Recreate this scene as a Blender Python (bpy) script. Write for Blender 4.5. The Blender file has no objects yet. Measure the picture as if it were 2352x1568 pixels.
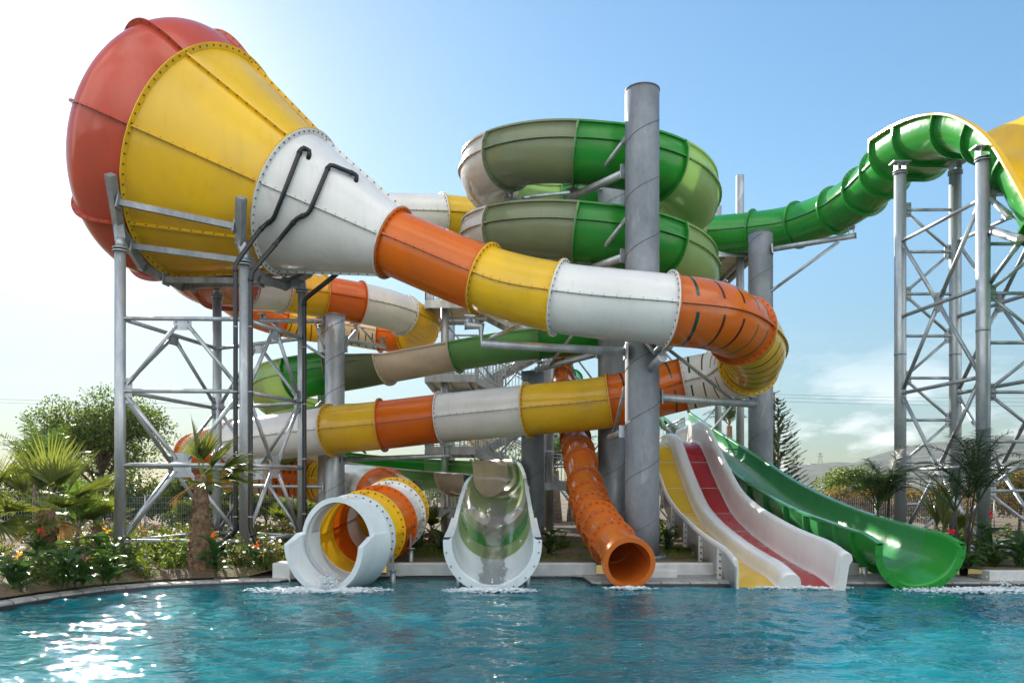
import bpy, bmesh, math, random
from mathutils import Vector, Matrix, noise
random.seed(7)
rnd = random.random
def U(a, b): return a + (b - a) * random.random()
V = Vector
R = math.radians
sc = bpy.context.scene
col = sc.collection

# ------------------------------------------------------------------ survey: the place was measured from the photograph
F, CX, HY, EYE = 1800.0, 1176.0, 1130.0, 1.6
def at(x, y, Y): return V(((x - CX) / F * Y, Y, EYE + (HY - y) / F * Y))
def lerp(a, b, t): return a + (b - a) * t

# ------------------------------------------------------------------ materials
def nodes(name):
    m = bpy.data.materials.new(name); m.use_nodes = True
    nt = m.node_tree; nt.nodes.clear()
    out = nt.nodes.new('ShaderNodeOutputMaterial')
    return m, nt, out
def N(nt, t, **kw):
    n = nt.nodes.new(t)
    for k, v in kw.items():
        if k.startswith('i_'):
            n.inputs[k[2:].replace('_', ' ')].default_value = v
        else: setattr(n, k, v)
    return n
def L(nt, a, b): nt.links.new(a, b)
def ramp(nt, stops, interp='LINEAR'):
    r = N(nt, 'ShaderNodeValToRGB'); r.color_ramp.interpolation = interp
    e = r.color_ramp.elements
    while len(e) < len(stops): e.new(0.5)
    for el, (p, c) in zip(e, stops): el.position = p; el.color = (*c, 1)
    return r
def pos(nt):
    return N(nt, 'ShaderNodeNewGeometry').outputs['Position']

def gel(name, c, rough=0.16, trans=0.09, dirt=0.17):
    m, nt, out = nodes(name)
    p = N(nt, 'ShaderNodeBsdfPrincipled'); p.inputs['Roughness'].default_value = rough
    p.inputs['IOR'].default_value = 1.5
    P = pos(nt)
    n1 = N(nt, 'ShaderNodeTexNoise'); n1.inputs['Scale'].default_value = 0.9; n1.inputs['Detail'].default_value = 6
    mp = N(nt, 'ShaderNodeMapping'); mp.inputs['Scale'].default_value = (1, 1, .55)
    L(nt, P, mp.inputs['Vector']); L(nt, mp.outputs[0], n1.inputs['Vector'])
    d = [max(0, x * (1 - dirt)) for x in c]
    d = [lerp(x, sum(d) / 3, .08) for x in d]
    rp = ramp(nt, [(0.32, d), (0.62, c)])
    L(nt, n1.outputs['Fac'], rp.inputs[0])
    n3 = N(nt, 'ShaderNodeTexNoise'); n3.inputs['Scale'].default_value = 38; n3.inputs['Detail'].default_value = 3
    L(nt, P, n3.inputs['Vector'])
    r3 = ramp(nt, [(0.60, (1, 1, 1)), (0.74, (.86, .85, .82))]); L(nt, n3.outputs['Fac'], r3.inputs[0])
    mx = N(nt, 'ShaderNodeMixRGB', blend_type='MULTIPLY'); mx.inputs[0].default_value = .5
    L(nt, rp.outputs[0], mx.inputs[1]); L(nt, r3.outputs[0], mx.inputs[2])
    mp4 = N(nt, 'ShaderNodeMapping'); mp4.inputs['Scale'].default_value = (5, 5, .55); L(nt, P, mp4.inputs['Vector'])
    n4 = N(nt, 'ShaderNodeTexNoise'); n4.inputs['Scale'].default_value = 1.6; n4.inputs['Detail'].default_value = 5; L(nt, mp4.outputs[0], n4.inputs['Vector'])
    r4 = ramp(nt, [(.55, (1, 1, 1)), (.72, (.80, .78, .73))]); L(nt, n4.outputs['Fac'], r4.inputs[0])
    m4 = N(nt, 'ShaderNodeMixRGB', blend_type='MULTIPLY'); m4.inputs[0].default_value = .38; L(nt, mx.outputs[0], m4.inputs[1]); L(nt, r4.outputs[0], m4.inputs[2]); mx = m4
    L(nt, mx.outputs[0], p.inputs['Base Color'])
    r2 = ramp(nt, [(0.3, (rough * .7,) * 3), (0.75, (rough * 1.7,) * 3)]); L(nt, n1.outputs['Fac'], r2.inputs[0])
    L(nt, r2.outputs[0], p.inputs['Roughness'])
    n2 = N(nt, 'ShaderNodeTexNoise'); n2.inputs['Scale'].default_value = 2.2; n2.inputs['Detail'].default_value = 2
    L(nt, P, n2.inputs['Vector'])
    b = N(nt, 'ShaderNodeBump'); b.inputs['Strength'].default_value = .10; b.inputs['Distance'].default_value = .12
    L(nt, n2.outputs['Fac'], b.inputs['Height']); L(nt, b.outputs[0], p.inputs['Normal'])
    t = N(nt, 'ShaderNodeBsdfTranslucent'); t.inputs['Color'].default_value = (*c, 1)
    ms = N(nt, 'ShaderNodeMixShader'); ms.inputs[0].default_value = trans
    L(nt, p.outputs[0], ms.inputs[1]); L(nt, t.outputs[0], ms.inputs[2]); L(nt, ms.outputs[0], out.inputs[0])
    return m
def steel(name, lo, hi, metal=.55, rough=.42, scale=3.0, stretch=.35):
    m, nt, out = nodes(name)
    p = N(nt, 'ShaderNodeBsdfPrincipled'); p.inputs['Metallic'].default_value = metal
    P = pos(nt)
    mp = N(nt, 'ShaderNodeMapping'); mp.inputs['Scale'].default_value = (1, 1, stretch); L(nt, P, mp.inputs['Vector'])
    n1 = N(nt, 'ShaderNodeTexNoise'); n1.inputs['Scale'].default_value = scale; n1.inputs['Detail'].default_value = 8; n1.inputs['Roughness'].default_value = .65
    L(nt, mp.outputs[0], n1.inputs['Vector'])
    rp = ramp(nt, [(0.3, lo), (0.55, [lerp(a, b, .5) for a, b in zip(lo, hi)]), (0.72, hi)]); L(nt, n1.outputs['Fac'], rp.inputs[0])
    v = N(nt, 'ShaderNodeTexVoronoi'); v.inputs['Scale'].default_value = scale * 9; L(nt, mp.outputs[0], v.inputs['Vector'])
    rv = ramp(nt, [(0, (.8, .8, .8)), (.6, (1, 1, 1))]); L(nt, v.outputs['Distance'], rv.inputs[0])
    mx = N(nt, 'ShaderNodeMixRGB', blend_type='MULTIPLY'); mx.inputs[0].default_value = .55
    L(nt, rp.outputs[0], mx.inputs[1]); L(nt, rv.outputs[0], mx.inputs[2])
    nz = N(nt, 'ShaderNodeTexNoise'); nz.inputs['Scale'].default_value = scale * 1.5; nz.inputs['Detail'].default_value = 5; nz.inputs['Distortion'].default_value = 1.2; L(nt, mp.outputs[0], nz.inputs['Vector'])
    rz_ = ramp(nt, [(.63, (0, 0, 0)), (.74, (.45, .45, .45))]); L(nt, nz.outputs['Fac'], rz_.inputs[0])
    mz = N(nt, 'ShaderNodeMixRGB'); mz.inputs[2].default_value = (*[min(1, x * 1.35) for x in hi], 1); L(nt, rz_.outputs[0], mz.inputs[0]); L(nt, mx.outputs[0], mz.inputs[1]); mx = mz
    L(nt, mx.outputs[0], p.inputs['Base Color'])
    r2 = ramp(nt, [(0.3, (rough * 1.3,) * 3), (0.7, (rough * .8,) * 3)]); L(nt, n1.outputs['Fac'], r2.inputs[0]); L(nt, r2.outputs[0], p.inputs['Roughness'])
    L(nt, p.outputs[0], out.inputs[0])
    return m
def plain(name, c, rough=.6, metal=0, var=.25, scale=6, bump=0):
    m, nt, out = nodes(name)
    p = N(nt, 'ShaderNodeBsdfPrincipled'); p.inputs['Metallic'].default_value = metal; p.inputs['Roughness'].default_value = rough
    n1 = N(nt, 'ShaderNodeTexNoise'); n1.inputs['Scale'].default_value = scale; n1.inputs['Detail'].default_value = 7
    L(nt, pos(nt), n1.inputs['Vector'])
    rp = ramp(nt, [(0.3, [x * (1 - var) for x in c]), (0.7, [min(1, x * (1 + var)) for x in c])]); L(nt, n1.outputs['Fac'], rp.inputs[0])
    L(nt, rp.outputs[0], p.inputs['Base Color'])
    if bump:
        b = N(nt, 'ShaderNodeBump'); b.inputs['Strength'].default_value = bump; b.inputs['Distance'].default_value = .05
        L(nt, n1.outputs['Fac'], b.inputs['Height']); L(nt, b.outputs[0], p.inputs['Normal'])
    L(nt, p.outputs[0], out.inputs[0])
    return m
def leafm(name, c1, c2, trans=.45, rough=.42):
    m, nt, out = nodes(name)
    g = N(nt, 'ShaderNodeNewGeometry'); oi = N(nt, 'ShaderNodeObjectInfo')
    rp = ramp(nt, [(0, c1), (1, c2)])
    ad = N(nt, 'ShaderNodeMath', operation='MULTIPLY_ADD'); ad.inputs[1].default_value = .7
    ml = N(nt, 'ShaderNodeMath', operation='MULTIPLY'); ml.inputs[1].default_value = .3
    L(nt, oi.outputs['Random'], ml.inputs[0]); L(nt, g.outputs['Random Per Island'], ad.inputs[0]); L(nt, ml.outputs[0], ad.inputs[2])
    L(nt, ad.outputs[0], rp.inputs[0])
    p = N(nt, 'ShaderNodeBsdfPrincipled'); p.inputs['Roughness'].default_value = rough
    L(nt, rp.outputs[0], p.inputs['Base Color'])
    t = N(nt, 'ShaderNodeBsdfTranslucent')
    hs = N(nt, 'ShaderNodeHueSaturation'); hs.inputs['Value'].default_value = 2.0; hs.inputs['Saturation'].default_value = 1.1; hs.inputs['Hue'].default_value = .485
    L(nt, rp.outputs[0], hs.inputs['Color']); L(nt, hs.outputs[0], t.inputs['Color'])
    ms = N(nt, 'ShaderNodeMixShader'); ms.inputs[0].default_value = trans
    L(nt, p.outputs[0], ms.inputs[1]); L(nt, t.outputs[0], ms.inputs[2]); L(nt, ms.outputs[0], out.inputs[0])
    return m

M = {}
M['yellow'] = gel('yellow gelcoat', (.90, .56, .02), trans=0.14)
M['orange'] = gel('orange gelcoat', (.76, .16, .006), trans=0.14)
M['red_orange'] = gel('red orange gelcoat', (.62, .10, .055), rough=.14, trans=.14)
M['white'] = gel('white gelcoat', (.78, .77, .75), trans=.05, dirt=.10)
M['cream'] = gel('cream gelcoat', (.80, .69, .53), trans=0.16)
M['green'] = gel('green gelcoat', (.035, .34, .04), trans=0.3)
M['mid_green'] = gel('mid green gelcoat', (.22, .50, .16), trans=0.32)
M['light_green'] = gel('light green gelcoat', (.42, .58, .25), trans=.45)
M['olive'] = gel('olive gelcoat', (.25, .30, .17), trans=0.25)
M['pearl'] = gel('pearl white gelcoat', (.74, .68, .62), trans=0.18, rough=.12)
M['copper'] = gel('copper orange gelcoat', (.62, .15, .016), rough=.12)
M['bright_green'] = gel('bright green gelcoat', (.035, .36, .05), trans=0.2, rough=.14)
M['slide_green'] = gel('slide green gelcoat', (.065, .34, .105), trans=.2)
M['red'] = gel('red gelcoat', (.46, .008, .012), rough=.2)
M['pale_blue'] = gel('pale blue white gelcoat', (.70, .77, .80), trans=.03)
M['stripe_green'] = gel('stripe dark green', (.008, .07, .045))
M['stripe_brown'] = gel('stripe brown', (.10, .035, .015))
M['stripe_maroon'] = gel('stripe maroon', (.10, .006, .012))
M['stripe_olive'] = gel('stripe olive', (.16, .10, .01))
M['galv'] = steel('galvanised steel', (.30, .34, .38), (.60, .63, .65))
M['galv_dark'] = steel('weathered galvanised steel', (.20, .22, .24), (.42, .44, .46), metal=.4, rough=.5)
M['pillar'] = steel('spiral pipe steel', (.15, .17, .195), (.29, .31, .34), metal=.3, rough=.5, scale=1.3, stretch=.5)
M['bolt'] = plain('dark bolt', (.10, .10, .11), rough=.45, metal=.6)
M['black_pipe'] = plain('black plastic pipe', (.012, .013, .016), rough=.35)
M['concrete'] = plain('painted concrete', (.55, .56, .55), rough=.8, var=.12, scale=5, bump=.2)
M['seam'] = plain('weld seam', (.10, .105, .115), rough=.6, metal=.3)
M['coping'] = plain('coping stone', (.32, .32, .31), rough=.75, var=.3, scale=7, bump=.3)
M['coping_dark'] = plain('black waterline strip', (.03, .03, .033), rough=.4)
M['gravel'] = plain('grey gravel', (.36, .37, .37), rough=.9, var=.55, scale=60, bump=.9)
M['soil'] = plain('brown soil', (.13, .085, .05), rough=.95, var=.5, scale=4, bump=.8)
M['deck'] = plain('pale deck boards', (.55, .50, .40), rough=.7, var=.15, scale=3)
M['bark'] = plain('palm bark', (.17, .105, .06), rough=.9, var=.55, scale=9, bump=.6)
M['bark_dark'] = plain('dark palm stem', (.05, .036, .026), rough=.9, var=.4, scale=9)
M['bark_grey'] = plain('grey bark', (.13, .10, .075), rough=.9, var=.45, scale=8, bump=.6)
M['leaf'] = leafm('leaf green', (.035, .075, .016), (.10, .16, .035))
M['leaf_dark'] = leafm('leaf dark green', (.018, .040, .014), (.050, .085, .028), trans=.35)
M['leaf_lime'] = leafm('leaf lime', (.10, .15, .025), (.20, .24, .045), trans=.5)
M['leaf_dry'] = leafm('leaf dry', (.20, .12, .035), (.32, .22, .075), trans=.35, rough=.7)
M['leaf_olive'] = leafm('leaf olive', (.085, .085, .03), (.17, .15, .05), trans=.4)
M['leaf_palm'] = leafm('fan palm leaf', (.06, .095, .017), (.16, .185, .035), trans=.45, rough=.35)
M['leaf_deep'] = leafm('feather palm leaf', (.012, .028, .012), (.045, .075, .022), trans=.3)
M['leaf_broad'] = leafm('broad leaf', (.022, .065, .020), (.065, .13, .030), trans=.45, rough=.3)
for nm, c in (('petal_red', (.55, .02, .03)), ('petal_yellow', (.75, .52, .05)), ('petal_orange', (.70, .20, .02)), ('petal_pink', (.60, .18, .22)), ('petal_violet', (.16, .11, .42)), ('petal_white', (.7, .68, .66))):
    M[nm] = leafm(nm.replace('_', ' '), c, [min(1, x * 1.25) for x in c], trans=.4)
def foam_mat():
    m, nt, out = nodes('white foam')
    p = N(nt, 'ShaderNodeBsdfPrincipled'); p.inputs['Base Color'].default_value = (.85, .9, .93, 1); p.inputs['Roughness'].default_value = .25
    t = N(nt, 'ShaderNodeBsdfTranslucent'); t.inputs['Color'].default_value = (.8, .9, .95, 1)
    ms = N(nt, 'ShaderNodeMixShader'); ms.inputs[0].default_value = .35
    L(nt, p.outputs[0], ms.inputs[1]); L(nt, t.outputs[0], ms.inputs[2]); L(nt, ms.outputs[0], out.inputs[0]); return m
M['foam'] = foam_mat()

# ------------------------------------------------------------------ mesh builder
class MB:
    def __init__(s): s.v = []; s.f = []; s.m = []; s.sm = []
    def face(s, idx, mat=0, smooth=True): s.f.append(idx); s.m.append(mat); s.sm.append(smooth)
    def add(s, verts, faces, mat=0, smooth=False):
        o = len(s.v); s.v.extend(verts)
        for f in faces: s.face([i + o for i in f], mat, smooth)
    def box(s, c, ax, ay, az, mat=0):
        "centre and three half-axis vectors"
        c = V(c); ax = V(ax); ay = V(ay); az = V(az)
        vs = [c + ax * i + ay * j + az * k for i in (-1, 1) for j in (-1, 1) for k in (-1, 1)]
        s.add(vs, [(0, 1, 3, 2), (4, 6, 7, 5), (0, 4, 5, 1), (2, 3, 7, 6), (0, 2, 6, 4), (1, 5, 7, 3)], mat)
    def abox(s, x0, x1, y0, y1, z0, z1, mat=0):
        s.box(((x0 + x1) / 2, (y0 + y1) / 2, (z0 + z1) / 2), ((x1 - x0) / 2, 0, 0), (0, (y1 - y0) / 2, 0), (0, 0, (z1 - z0) / 2), mat)
    def beam(s, a, b, w, h, mat=0):
        "rectangular bar from a to b, w sideways, h in its up direction"
        a = V(a); b = V(b); t = (b - a).normalized(); sd, up = frame(t)
        s.box((a + b) / 2, (b - a) / 2, sd * w / 2, up * h / 2, mat)
    def pipe(s, pts, r, n=12, mat=0, caps=True, smooth=True):
        pts = [V(p) for p in pts]; rs = r if isinstance(r, (list, tuple)) else [r] * len(pts)
        o = len(s.v); k = len(pts); prev = None
        for i, p in enumerate(pts):
            t = (pts[min(i + 1, k - 1)] - pts[max(i - 1, 0)]).normalized()
            if prev is None: sd, up = frame(t)
            else:
                sd = (prev - t * prev.dot(t)).normalized(); up = sd.cross(t)
            prev = sd
            for j in range(n):
                a = 2 * math.pi * j / n
                s.v.append(p + (sd * math.cos(a) + up * math.sin(a)) * rs[i])
        for i in range(k - 1):
            for j in range(n):
                s.face([o + i * n + j, o + i * n + (j + 1) % n, o + (i + 1) * n + (j + 1) % n, o + (i + 1) * n + j], mat, smooth)
        if caps:
            s.face([o + j for j in range(n)][::-1], mat, False); s.face([o + (k - 1) * n + j for j in range(n)], mat, False)
    def bolt(s, p, ax, h, r=.017, mat=1):
        sd, up = frame(ax); o = len(s.v)
        for e in (-h, h):
            for j in range(6):
                a = math.pi / 3 * j
                s.v.append(p + ax * e + (sd * math.cos(a) + up * math.sin(a)) * r)
        for j in range(6): s.face([o + j, o + (j + 1) % 6, o + 6 + (j + 1) % 6, o + 6 + j], mat, False)
        s.face([o + j for j in range(6)][::-1], mat, False); s.face([o + 6 + j for j in range(6)], mat, False)
    def leaf(s, p, d, nrm, ln, w, mat=0, fold=.15):
        "pointed leaf: two halves folded on the midrib"
        d = d.normalized(); sd = d.cross(nrm)
        if sd.length < 1e-4: sd = d.orthogonal()
        sd.normalize(); n2 = sd.cross(d)
        m = p + d * ln * .45 - n2 * fold * w
        o = len(s.v)
        s.v.extend([p, m + sd * w / 2 + n2 * fold * w, p + d * ln, m - sd * w / 2 + n2 * fold * w, m])
        s.face([o, o + 4, o + 2, o + 1], mat, False); s.face([o, o + 3, o + 2, o + 4], mat, False)
    def blade(s, p, d, nrm, ln, w, droop, k=4, mat=0, taper=.15, fold=0.0):
        "arching strap of k segments"
        d = d.normalized(); o = len(s.v); q = V(p)
        for i in range(k + 1):
            t = i / k
            ww = w * (math.sin(math.pi * min(1, .12 + t * .88)) ** .6 if taper == 0 else (1 - t) ** .5 * (1 - taper) + taper * (1 - t))
            sd = d.cross(nrm)
            if sd.length < 1e-4: sd = V((1, 0, 0))
            sd.normalize(); n2 = sd.cross(d)
            s.v.extend([q - sd * ww / 2 + n2 * fold * ww, q.copy(), q + sd * ww / 2 + n2 * fold * ww])
            q = q + d * (ln / k)
            d = (d + V((0, 0, -droop / k))).normalized()
        for i in range(k):
            a = o + i * 3
            s.face([a, a + 1, a + 4, a + 3], mat, True); s.face([a + 1, a + 2, a + 5, a + 4], mat, True)
    def build(s, name, mats, parent=None):
        me = bpy.data.meshes.new(name)
        off = ORG.get(parent.name, V()) if parent else V()
        if parent is None: off = V()
        me.from_pydata([(v[0] - off[0], v[1] - off[1], v[2] - off[2]) for v in s.v], [], s.f)
        for m in (mats if isinstance(mats, (list, tuple)) else [mats]): me.materials.append(M[m] if isinstance(m, str) else m)
        me.polygons.foreach_set('material_index', s.m); me.polygons.foreach_set('use_smooth', s.sm)
        me.update()
        o = bpy.data.objects.new(name, me); col.objects.link(o)
        if parent: o.parent = parent; ORG[o.name] = off
        return o
ORG = {}
def frame(t):
    t = V(t).normalized()
    sd = t.cross(V((0, 0, 1)))
    if sd.length < 1e-3: sd = V((1, 0, 0))
    sd.normalize()
    return sd, sd.cross(t)
def thing(name, label, cat, loc=(0, 0, 0), group=None):
    o = bpy.data.objects.new(name, None); col.objects.link(o); o.location = loc; o.empty_display_size = .2
    ORG[o.name] = V(loc); return tag(o, label, cat, group)
def tag(o, label, cat, group=None):
    o['label'] = label; o['category'] = cat
    if group: o['group'] = group
    return o
def struct(o): o['kind'] = 'structure'; return o
def stuff(o): o['kind'] = 'stuff'; return o
def recentre(o):
    "move a single-mesh thing's origin to its base"
    me = o.data; n = len(me.vertices); xs = [v.co for v in me.vertices]
    c = V((sum(v.x for v in xs) / n, sum(v.y for v in xs) / n, min(v.z for v in xs)))
    me.transform(Matrix.Translation(-c)); o.location = c; return o
def dup(root, loc, rz=0, scale=1, label=None, group=None, cat=None):
    r = root.copy(); col.objects.link(r); r.location = loc; r.rotation_euler = (0, 0, rz); r.scale = (scale,) * 3
    if label: r['label'] = label
    if group: r['group'] = group
    if cat: r['category'] = cat
    for ch in root.children:
        c = ch.copy(); col.objects.link(c); c.parent = r
        for g in ch.children:
            d = g.copy(); col.objects.link(d); d.parent = c
    return r

# ------------------------------------------------------------------ paths
class Path:
    def __init__(s, pts, k=14):
        s.K = [V(p[:3]) for p in pts]; s.E = [list(p[3:]) for p in pts]
        P = []; E = []; s.ki = []
        n = len(pts)
        for i in range(n - 1):
            p0 = s.K[i - 1] if i > 0 else s.K[0] * 2 - s.K[1]
            p1, p2 = s.K[i], s.K[i + 1]
            p3 = s.K[i + 2] if i + 2 < n else p2 * 2 - p1
            d0 = (p1 - p0).length ** .5; d1 = (p2 - p1).length ** .5; d2 = (p3 - p2).length ** .5
            m1 = (p1 - p0) / d0 - (p2 - p0) / (d0 + d1) + (p2 - p1) / d1
            m2 = (p2 - p1) / d1 - (p3 - p1) / (d1 + d2) + (p3 - p2) / d2
            m1 *= d1; m2 *= d1
            s.ki.append(len(P))
            for j in range(k):
                t = j / k
                P.append((2 * t**3 - 3 * t**2 + 1) * p1 + (t**3 - 2 * t**2 + t) * m1 + (-2 * t**3 + 3 * t**2) * p2 + (t**3 - t**2) * m2)
                E.append([lerp(a, b, t) for a, b in zip(s.E[i], s.E[i + 1])])
        s.ki.append(len(P)); P.append(s.K[-1]); E.append(s.E[-1])
        s.P = P; s.X = E; s.k = k
        s.S = [0]
        for i in range(1, len(P)): s.S.append(s.S[-1] + (P[i] - P[i - 1]).length)
    def s_of(s, knot):
        i = int(knot); f = knot - i
        a = s.S[s.ki[min(i, len(s.ki) - 1)]]
        if f == 0 or i + 1 >= len(s.ki): return a
        return lerp(a, s.S[s.ki[i + 1]], f)
    def at(s, d):
        S = s.S
        if d <= 0: i = 0; t = 0
        elif d >= S[-1]: i = len(S) - 2; t = 1
        else:
            lo, hi = 0, len(S) - 1
            while hi - lo > 1:
                m = (lo + hi) // 2
                if S[m] <= d: lo = m
                else: hi = m
            i = lo; t = (d - S[i]) / max(1e-9, S[i + 1] - S[i])
        p = s.P[i].lerp(s.P[i + 1], t)
        n = len(s.P)
        t0 = (s.P[min(i + 1, n - 1)] - s.P[max(i - 1, 0)]).normalized(); t1 = (s.P[min(i + 2, n - 1)] - s.P[i]).normalized()
        T = t0.lerp(t1, t).normalized()
        return p, T, [lerp(a, b, t) for a, b in zip(s.X[i], s.X[i + 1])]

def ring_flange(mb, c, T, r0, r1, th, bolts=True, n=56, spacing=.15, br=.017):
    sd, up = frame(T); o = len(mb.v)
    for (rr, e) in ((r0, -th / 2), (r1, -th / 2), (r1, th / 2), (r0, th / 2)):
        for j in range(n):
            a = 2 * math.pi * j / n
            mb.v.append(c + T * e + (sd * math.cos(a) + up * math.sin(a)) * rr)
    for q in range(3):
        for j in range(n):
            mb.face([o + q * n + j, o + q * n + (j + 1) % n, o + (q + 1) * n + (j + 1) % n, o + (q + 1) * n + j], 0, q == 1)
    if bolts:
        k = int(2 * math.pi * r1 / spacing); rm = (r0 * .45 + r1 * .55)
        for j in range(k):
            a = 2 * math.pi * (j + .5) / k
            mb.bolt(c + (sd * math.cos(a) + up * math.sin(a)) * rm, T, th / 2 + .014, br)

def tube_section(root, path, s0, s1, r, mat, stripes=0, fl=(1, 1), ribs=(0, 180), n=56, rr=None, name='tube_section', flh=.075, label=None, bolts=True, rh=.05, step=.14, br=.017, bsp=.15):
    "closed fibreglass tube between two lengths along the path; rr(s) may vary the radius"
    rad = rr or (lambda s: r)
    k = max(2, int((s1 - s0) / step)); ss = [lerp(s0, s1, i / k) for i in range(k + 1)]
    spans = []
    if stripes:
        for i in range(stripes):
            c = lerp(s0, s1, (i + .6) / (stripes + .2)); spans.append((c - .028, c + .028))
        ss = sorted(set(ss + [x for sp in spans for x in sp]))
        ss = [x for i, x in enumerate(ss) if not any(a + .001 < x < b - .001 for a, b in spans)]
    mb = MB(); o = 0
    for s in ss:
        p, T, _ = path.at(s); sd, up = frame(T); q = rad(s)
        for j in range(n):
            a = 2 * math.pi * j / n
            mb.v.append(p + (sd * math.cos(a) + up * math.sin(a)) * q)
    for i in range(len(ss) - 1):
        sp = None
        for si, (a, b) in enumerate(spans):
            if abs(ss[i] - a) < 1e-6: sp = si
        for j in range(n):
            mt = 0
            if sp is not None:
                ang = (j + .5) / n * 360
                if min(abs((ang - q + 180) % 360 - 180) for q in (0, 180)) > 13: mt = 1 + sp % 4
            mb.face([i * n + j, i * n + (j + 1) % n, (i + 1) * n + (j + 1) % n, (i + 1) * n + j], mt, True)
    for a in ribs:     # bolted longitudinal seams
        a = R(a); o = len(mb.v); hw = .016
        for s in ss:
            p, T, _ = path.at(s); sd, up = frame(T); q = rad(s)
            d = sd * math.cos(a) + up * math.sin(a); e = -sd * math.sin(a) + up * math.cos(a)
            for (x, y) in ((q - .01, -hw), (q + rh, -hw), (q + rh, hw), (q - .01, hw)): mb.v.append(p + d * x + e * y)
        for i in range(len(ss) - 1):
            for z in range(3): mb.face([o + i * 4 + z, o + i * 4 + z + 1, o + i * 4 + 5 + z, o + i * 4 + 4 + z], 0, False)
        nb = int((s1 - s0) / .2)
        for i in range(nb):
            s = lerp(s0, s1, (i + .5) / nb); p, T, _ = path.at(s); sd, up = frame(T)
            d = sd * math.cos(a) + up * math.sin(a); e = -sd * math.sin(a) + up * math.cos(a)
            mb.bolt(p + d * (rad(s) + rh * .6), e, hw + .012, br * .85, 5 if stripes else 1)
    mats = [mat] + (['stripe_green', 'stripe_brown', 'stripe_maroon', 'stripe_olive'] if stripes else []) + ['bolt']
    ob = mb.build(name, mats, root)
    if label: ob['label'] = label
    for w, s, sg in ((fl[0], s0, 1), (fl[1], s1, -1)):
        if w:
            fb = MB(); p, T, _ = path.at(s); ring_flange(fb, p + T * .014 * sg, T, rad(s) - .005, rad(s) + flh, .026, bolts, n, bsp, br)
            fb.build('end_flange', [mat, 'bolt'], ob)
    return ob

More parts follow.
